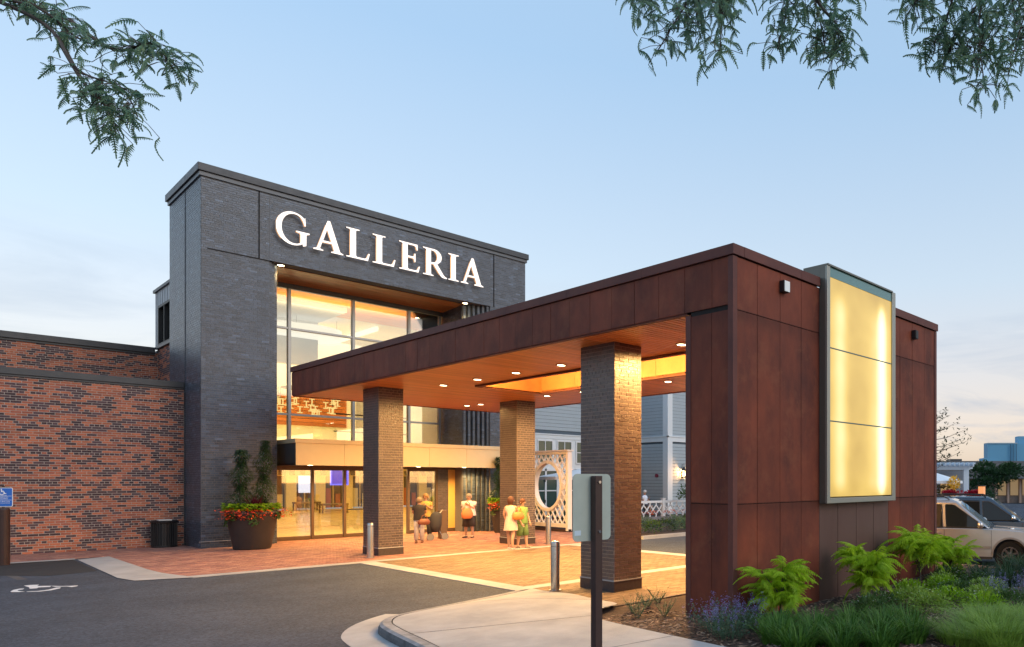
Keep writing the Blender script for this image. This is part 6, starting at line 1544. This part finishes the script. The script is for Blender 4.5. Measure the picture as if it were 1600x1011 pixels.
# ================================================================== HONEY LOCUST TREES OVER THE TRIPOD
rn = random.Random(77)
LF = [frond_mesh('leaf', .17, 11, .030, .0062, dr, L_hon, rn) for dr in (.2, .5, .1, .8)]
def locust(name, trunk, anchor, limbs, label, seed, nper, cap):
    rn = random.Random(seed); t = thing(name, (trunk[0], trunk[1], trunk[2]), label, 'tree')
    m = MB(); T0 = Vector(trunk); A = Vector(anchor)
    m.tube([T0, T0+Vector((.05, .03, 1.6)), T0.lerp(A, .35)+Vector((0, 0, 1.6)), A], [.15, .12, .09, .05], 10)
    leaves = []
    for (start, pts) in limbs:
        P_ = [A if start is None else Vector(start)]+[Vector(p) for p in pts]
        dn = [tuple(p) for p in P_]
        # smooth the limb
        sm_ = []
        for i in range(len(P_)-1):
            p0 = P_[max(i-1, 0)]; p1 = P_[i]; p2 = P_[i+1]; p3 = P_[min(i+2, len(P_)-1)]
            for k in range(6):
                q = k/6; sm_.append(.5*((2*p1)+(-p0+p2)*q+(2*p0-5*p1+4*p2-p3)*q*q+(-p0+3*p1-3*p2+p3)*q**3))
        sm_.append(P_[-1]); n = len(sm_)
        m.tube(sm_, [max(.0035, .016*(1-i/n)**1.1) for i in range(n)], 6)
        tot = nper
        for k in range(tot):
            u = rn.uniform(.42, 1)**.8; q0 = sm_[min(n-1, int(u*(n-1)))]; q = q0+Vector((rn.uniform(-.12, .12), rn.uniform(-.12, .12), rn.uniform(-.10, .08)))
            leaves.append(q)
            m.tube([q0, q0.lerp(q, .5)+Vector((0, 0, .01)), q], .0022, 3)
    part('trunk', m, M_bark, t)
    stuff = MB()
    for k, q in enumerate(leaves):
        a = rn.uniform(0, 2*PI); e = (rn.uniform(-.5, .5), rn.uniform(-.3, 1.3), a); sc = rn.uniform(.55, 1.0); me = LF[rn.randrange(4)]
        if k < cap:
            o = bpy.data.objects.new('leaf', me); COL.objects.link(o); o.parent = t; o.location = q-T0; o.rotation_euler = e; o.scale = (sc,)*3
        else:
            from mathutils import Euler
            R3 = Euler(e).to_matrix()*sc; b = len(stuff.v)
            for v in me.vertices: stuff.v.append(tuple(q+R3 @ v.co))
            for p in me.polygons: stuff.f.append([b+i for i in p.vertices]); stuff.c.append(None)
    if stuff.f: part('leaf', stuff, L_hon, t, kind='stuff')
def C3(px, py, d):
    py -= 34 if px > 900 else 22
    x, y = V(d, px); return (x, y, EYE+(750-py)/FPX*d)
lt0 = (*V(2.2, -1900), -.0)
locust('honey_locust_tree', lt0, C3(-260, -120, 4.3),
       [(None, [C3(-60, 0, 4.4), C3(60, 35, 4.4), C3(140, 90, 4.5), C3(270, 105, 4.6)]), (C3(-60, 0, 4.4), [C3(70, 60, 4.4), C3(120, 130, 4.3), C3(190, 160, 4.4), C3(215, 205, 4.4)]),
        (C3(-60, 0, 4.4), [C3(30, 20, 4.5), C3(110, 55, 4.6)]), (C3(110, 55, 4.6), [C3(180, 100, 4.6), C3(240, 90, 4.5), C3(270, 130, 4.6)]), (C3(90, 80, 4.4), [C3(130, 150, 4.4), C3(160, 180, 4.3), C3(180, 225, 4.4)])],
       'honey locust tree with one feathery limb reaching into the top left of the sky', 5, 64, 300)
rt0 = (*V(2.4, 2600), -.2)
A_ = C3(1500, -420, 4.4)
locust('honey_locust_tree', rt0, A_,
       [(None, [C3(1180, -120, 4.4), C3(1100, 0, 4.3), C3(1060, 60, 4.3), C3(1030, 110, 4.3)]), (C3(1180, -120, 4.4), [C3(1060, -20, 4.5), C3(1000, 10, 4.5), C3(1010, 40, 4.5)]), (C3(1180, -120, 4.4), [C3(1150, -20, 4.2), C3(1130, 40, 4.2), C3(1125, 120, 4.2)]),
        (C3(1180, -120, 4.4), [C3(1150, 0, 4.4), C3(1090, 30, 4.4), C3(1095, 95, 4.4)]), (C3(1350, -200, 4.4), [C3(1250, -20, 4.3), C3(1270, 20, 4.3), C3(1290, 110, 4.3)]), (C3(1350, -200, 4.4), [C3(1240, -10, 4.4), C3(1230, 50, 4.4), C3(1215, 110, 4.3)]),
        (C3(1250, -20, 4.3), [C3(1280, 40, 4.3), C3(1310, 80, 4.3), C3(1300, 130, 4.3)]), (C3(1350, -200, 4.4), [C3(1310, -30, 4.4), C3(1320, 20, 4.4)]),
        (None, [C3(1450, -100, 4.2), C3(1440, 10, 4.2), C3(1425, 45, 4.2)]), (None, [C3(1500, -60, 4.2), C3(1480, 60, 4.2), C3(1460, 100, 4.2)]), (None, [C3(1560, -60, 4.1), C3(1530, 60, 4.1), C3(1540, 180, 4.1)]),
        (None, [C3(1600, -60, 4.2), C3(1560, 60, 4.2), C3(1520, 130, 4.2)]), (None, [C3(1640, -60, 4.2), C3(1600, 60, 4.2), C3(1575, 150, 4.2)]), (None, [C3(1560, -60, 4.3), C3(1500, 80, 4.3), C3(1480, 120, 4.3)]), (None, [C3(1620, -80, 4.4), C3(1580, 20, 4.4), C3(1610, 100, 4.4)])],
       'honey locust tree whose drooping feathery sprays hang into the top right of the sky', 6, 62, 300)
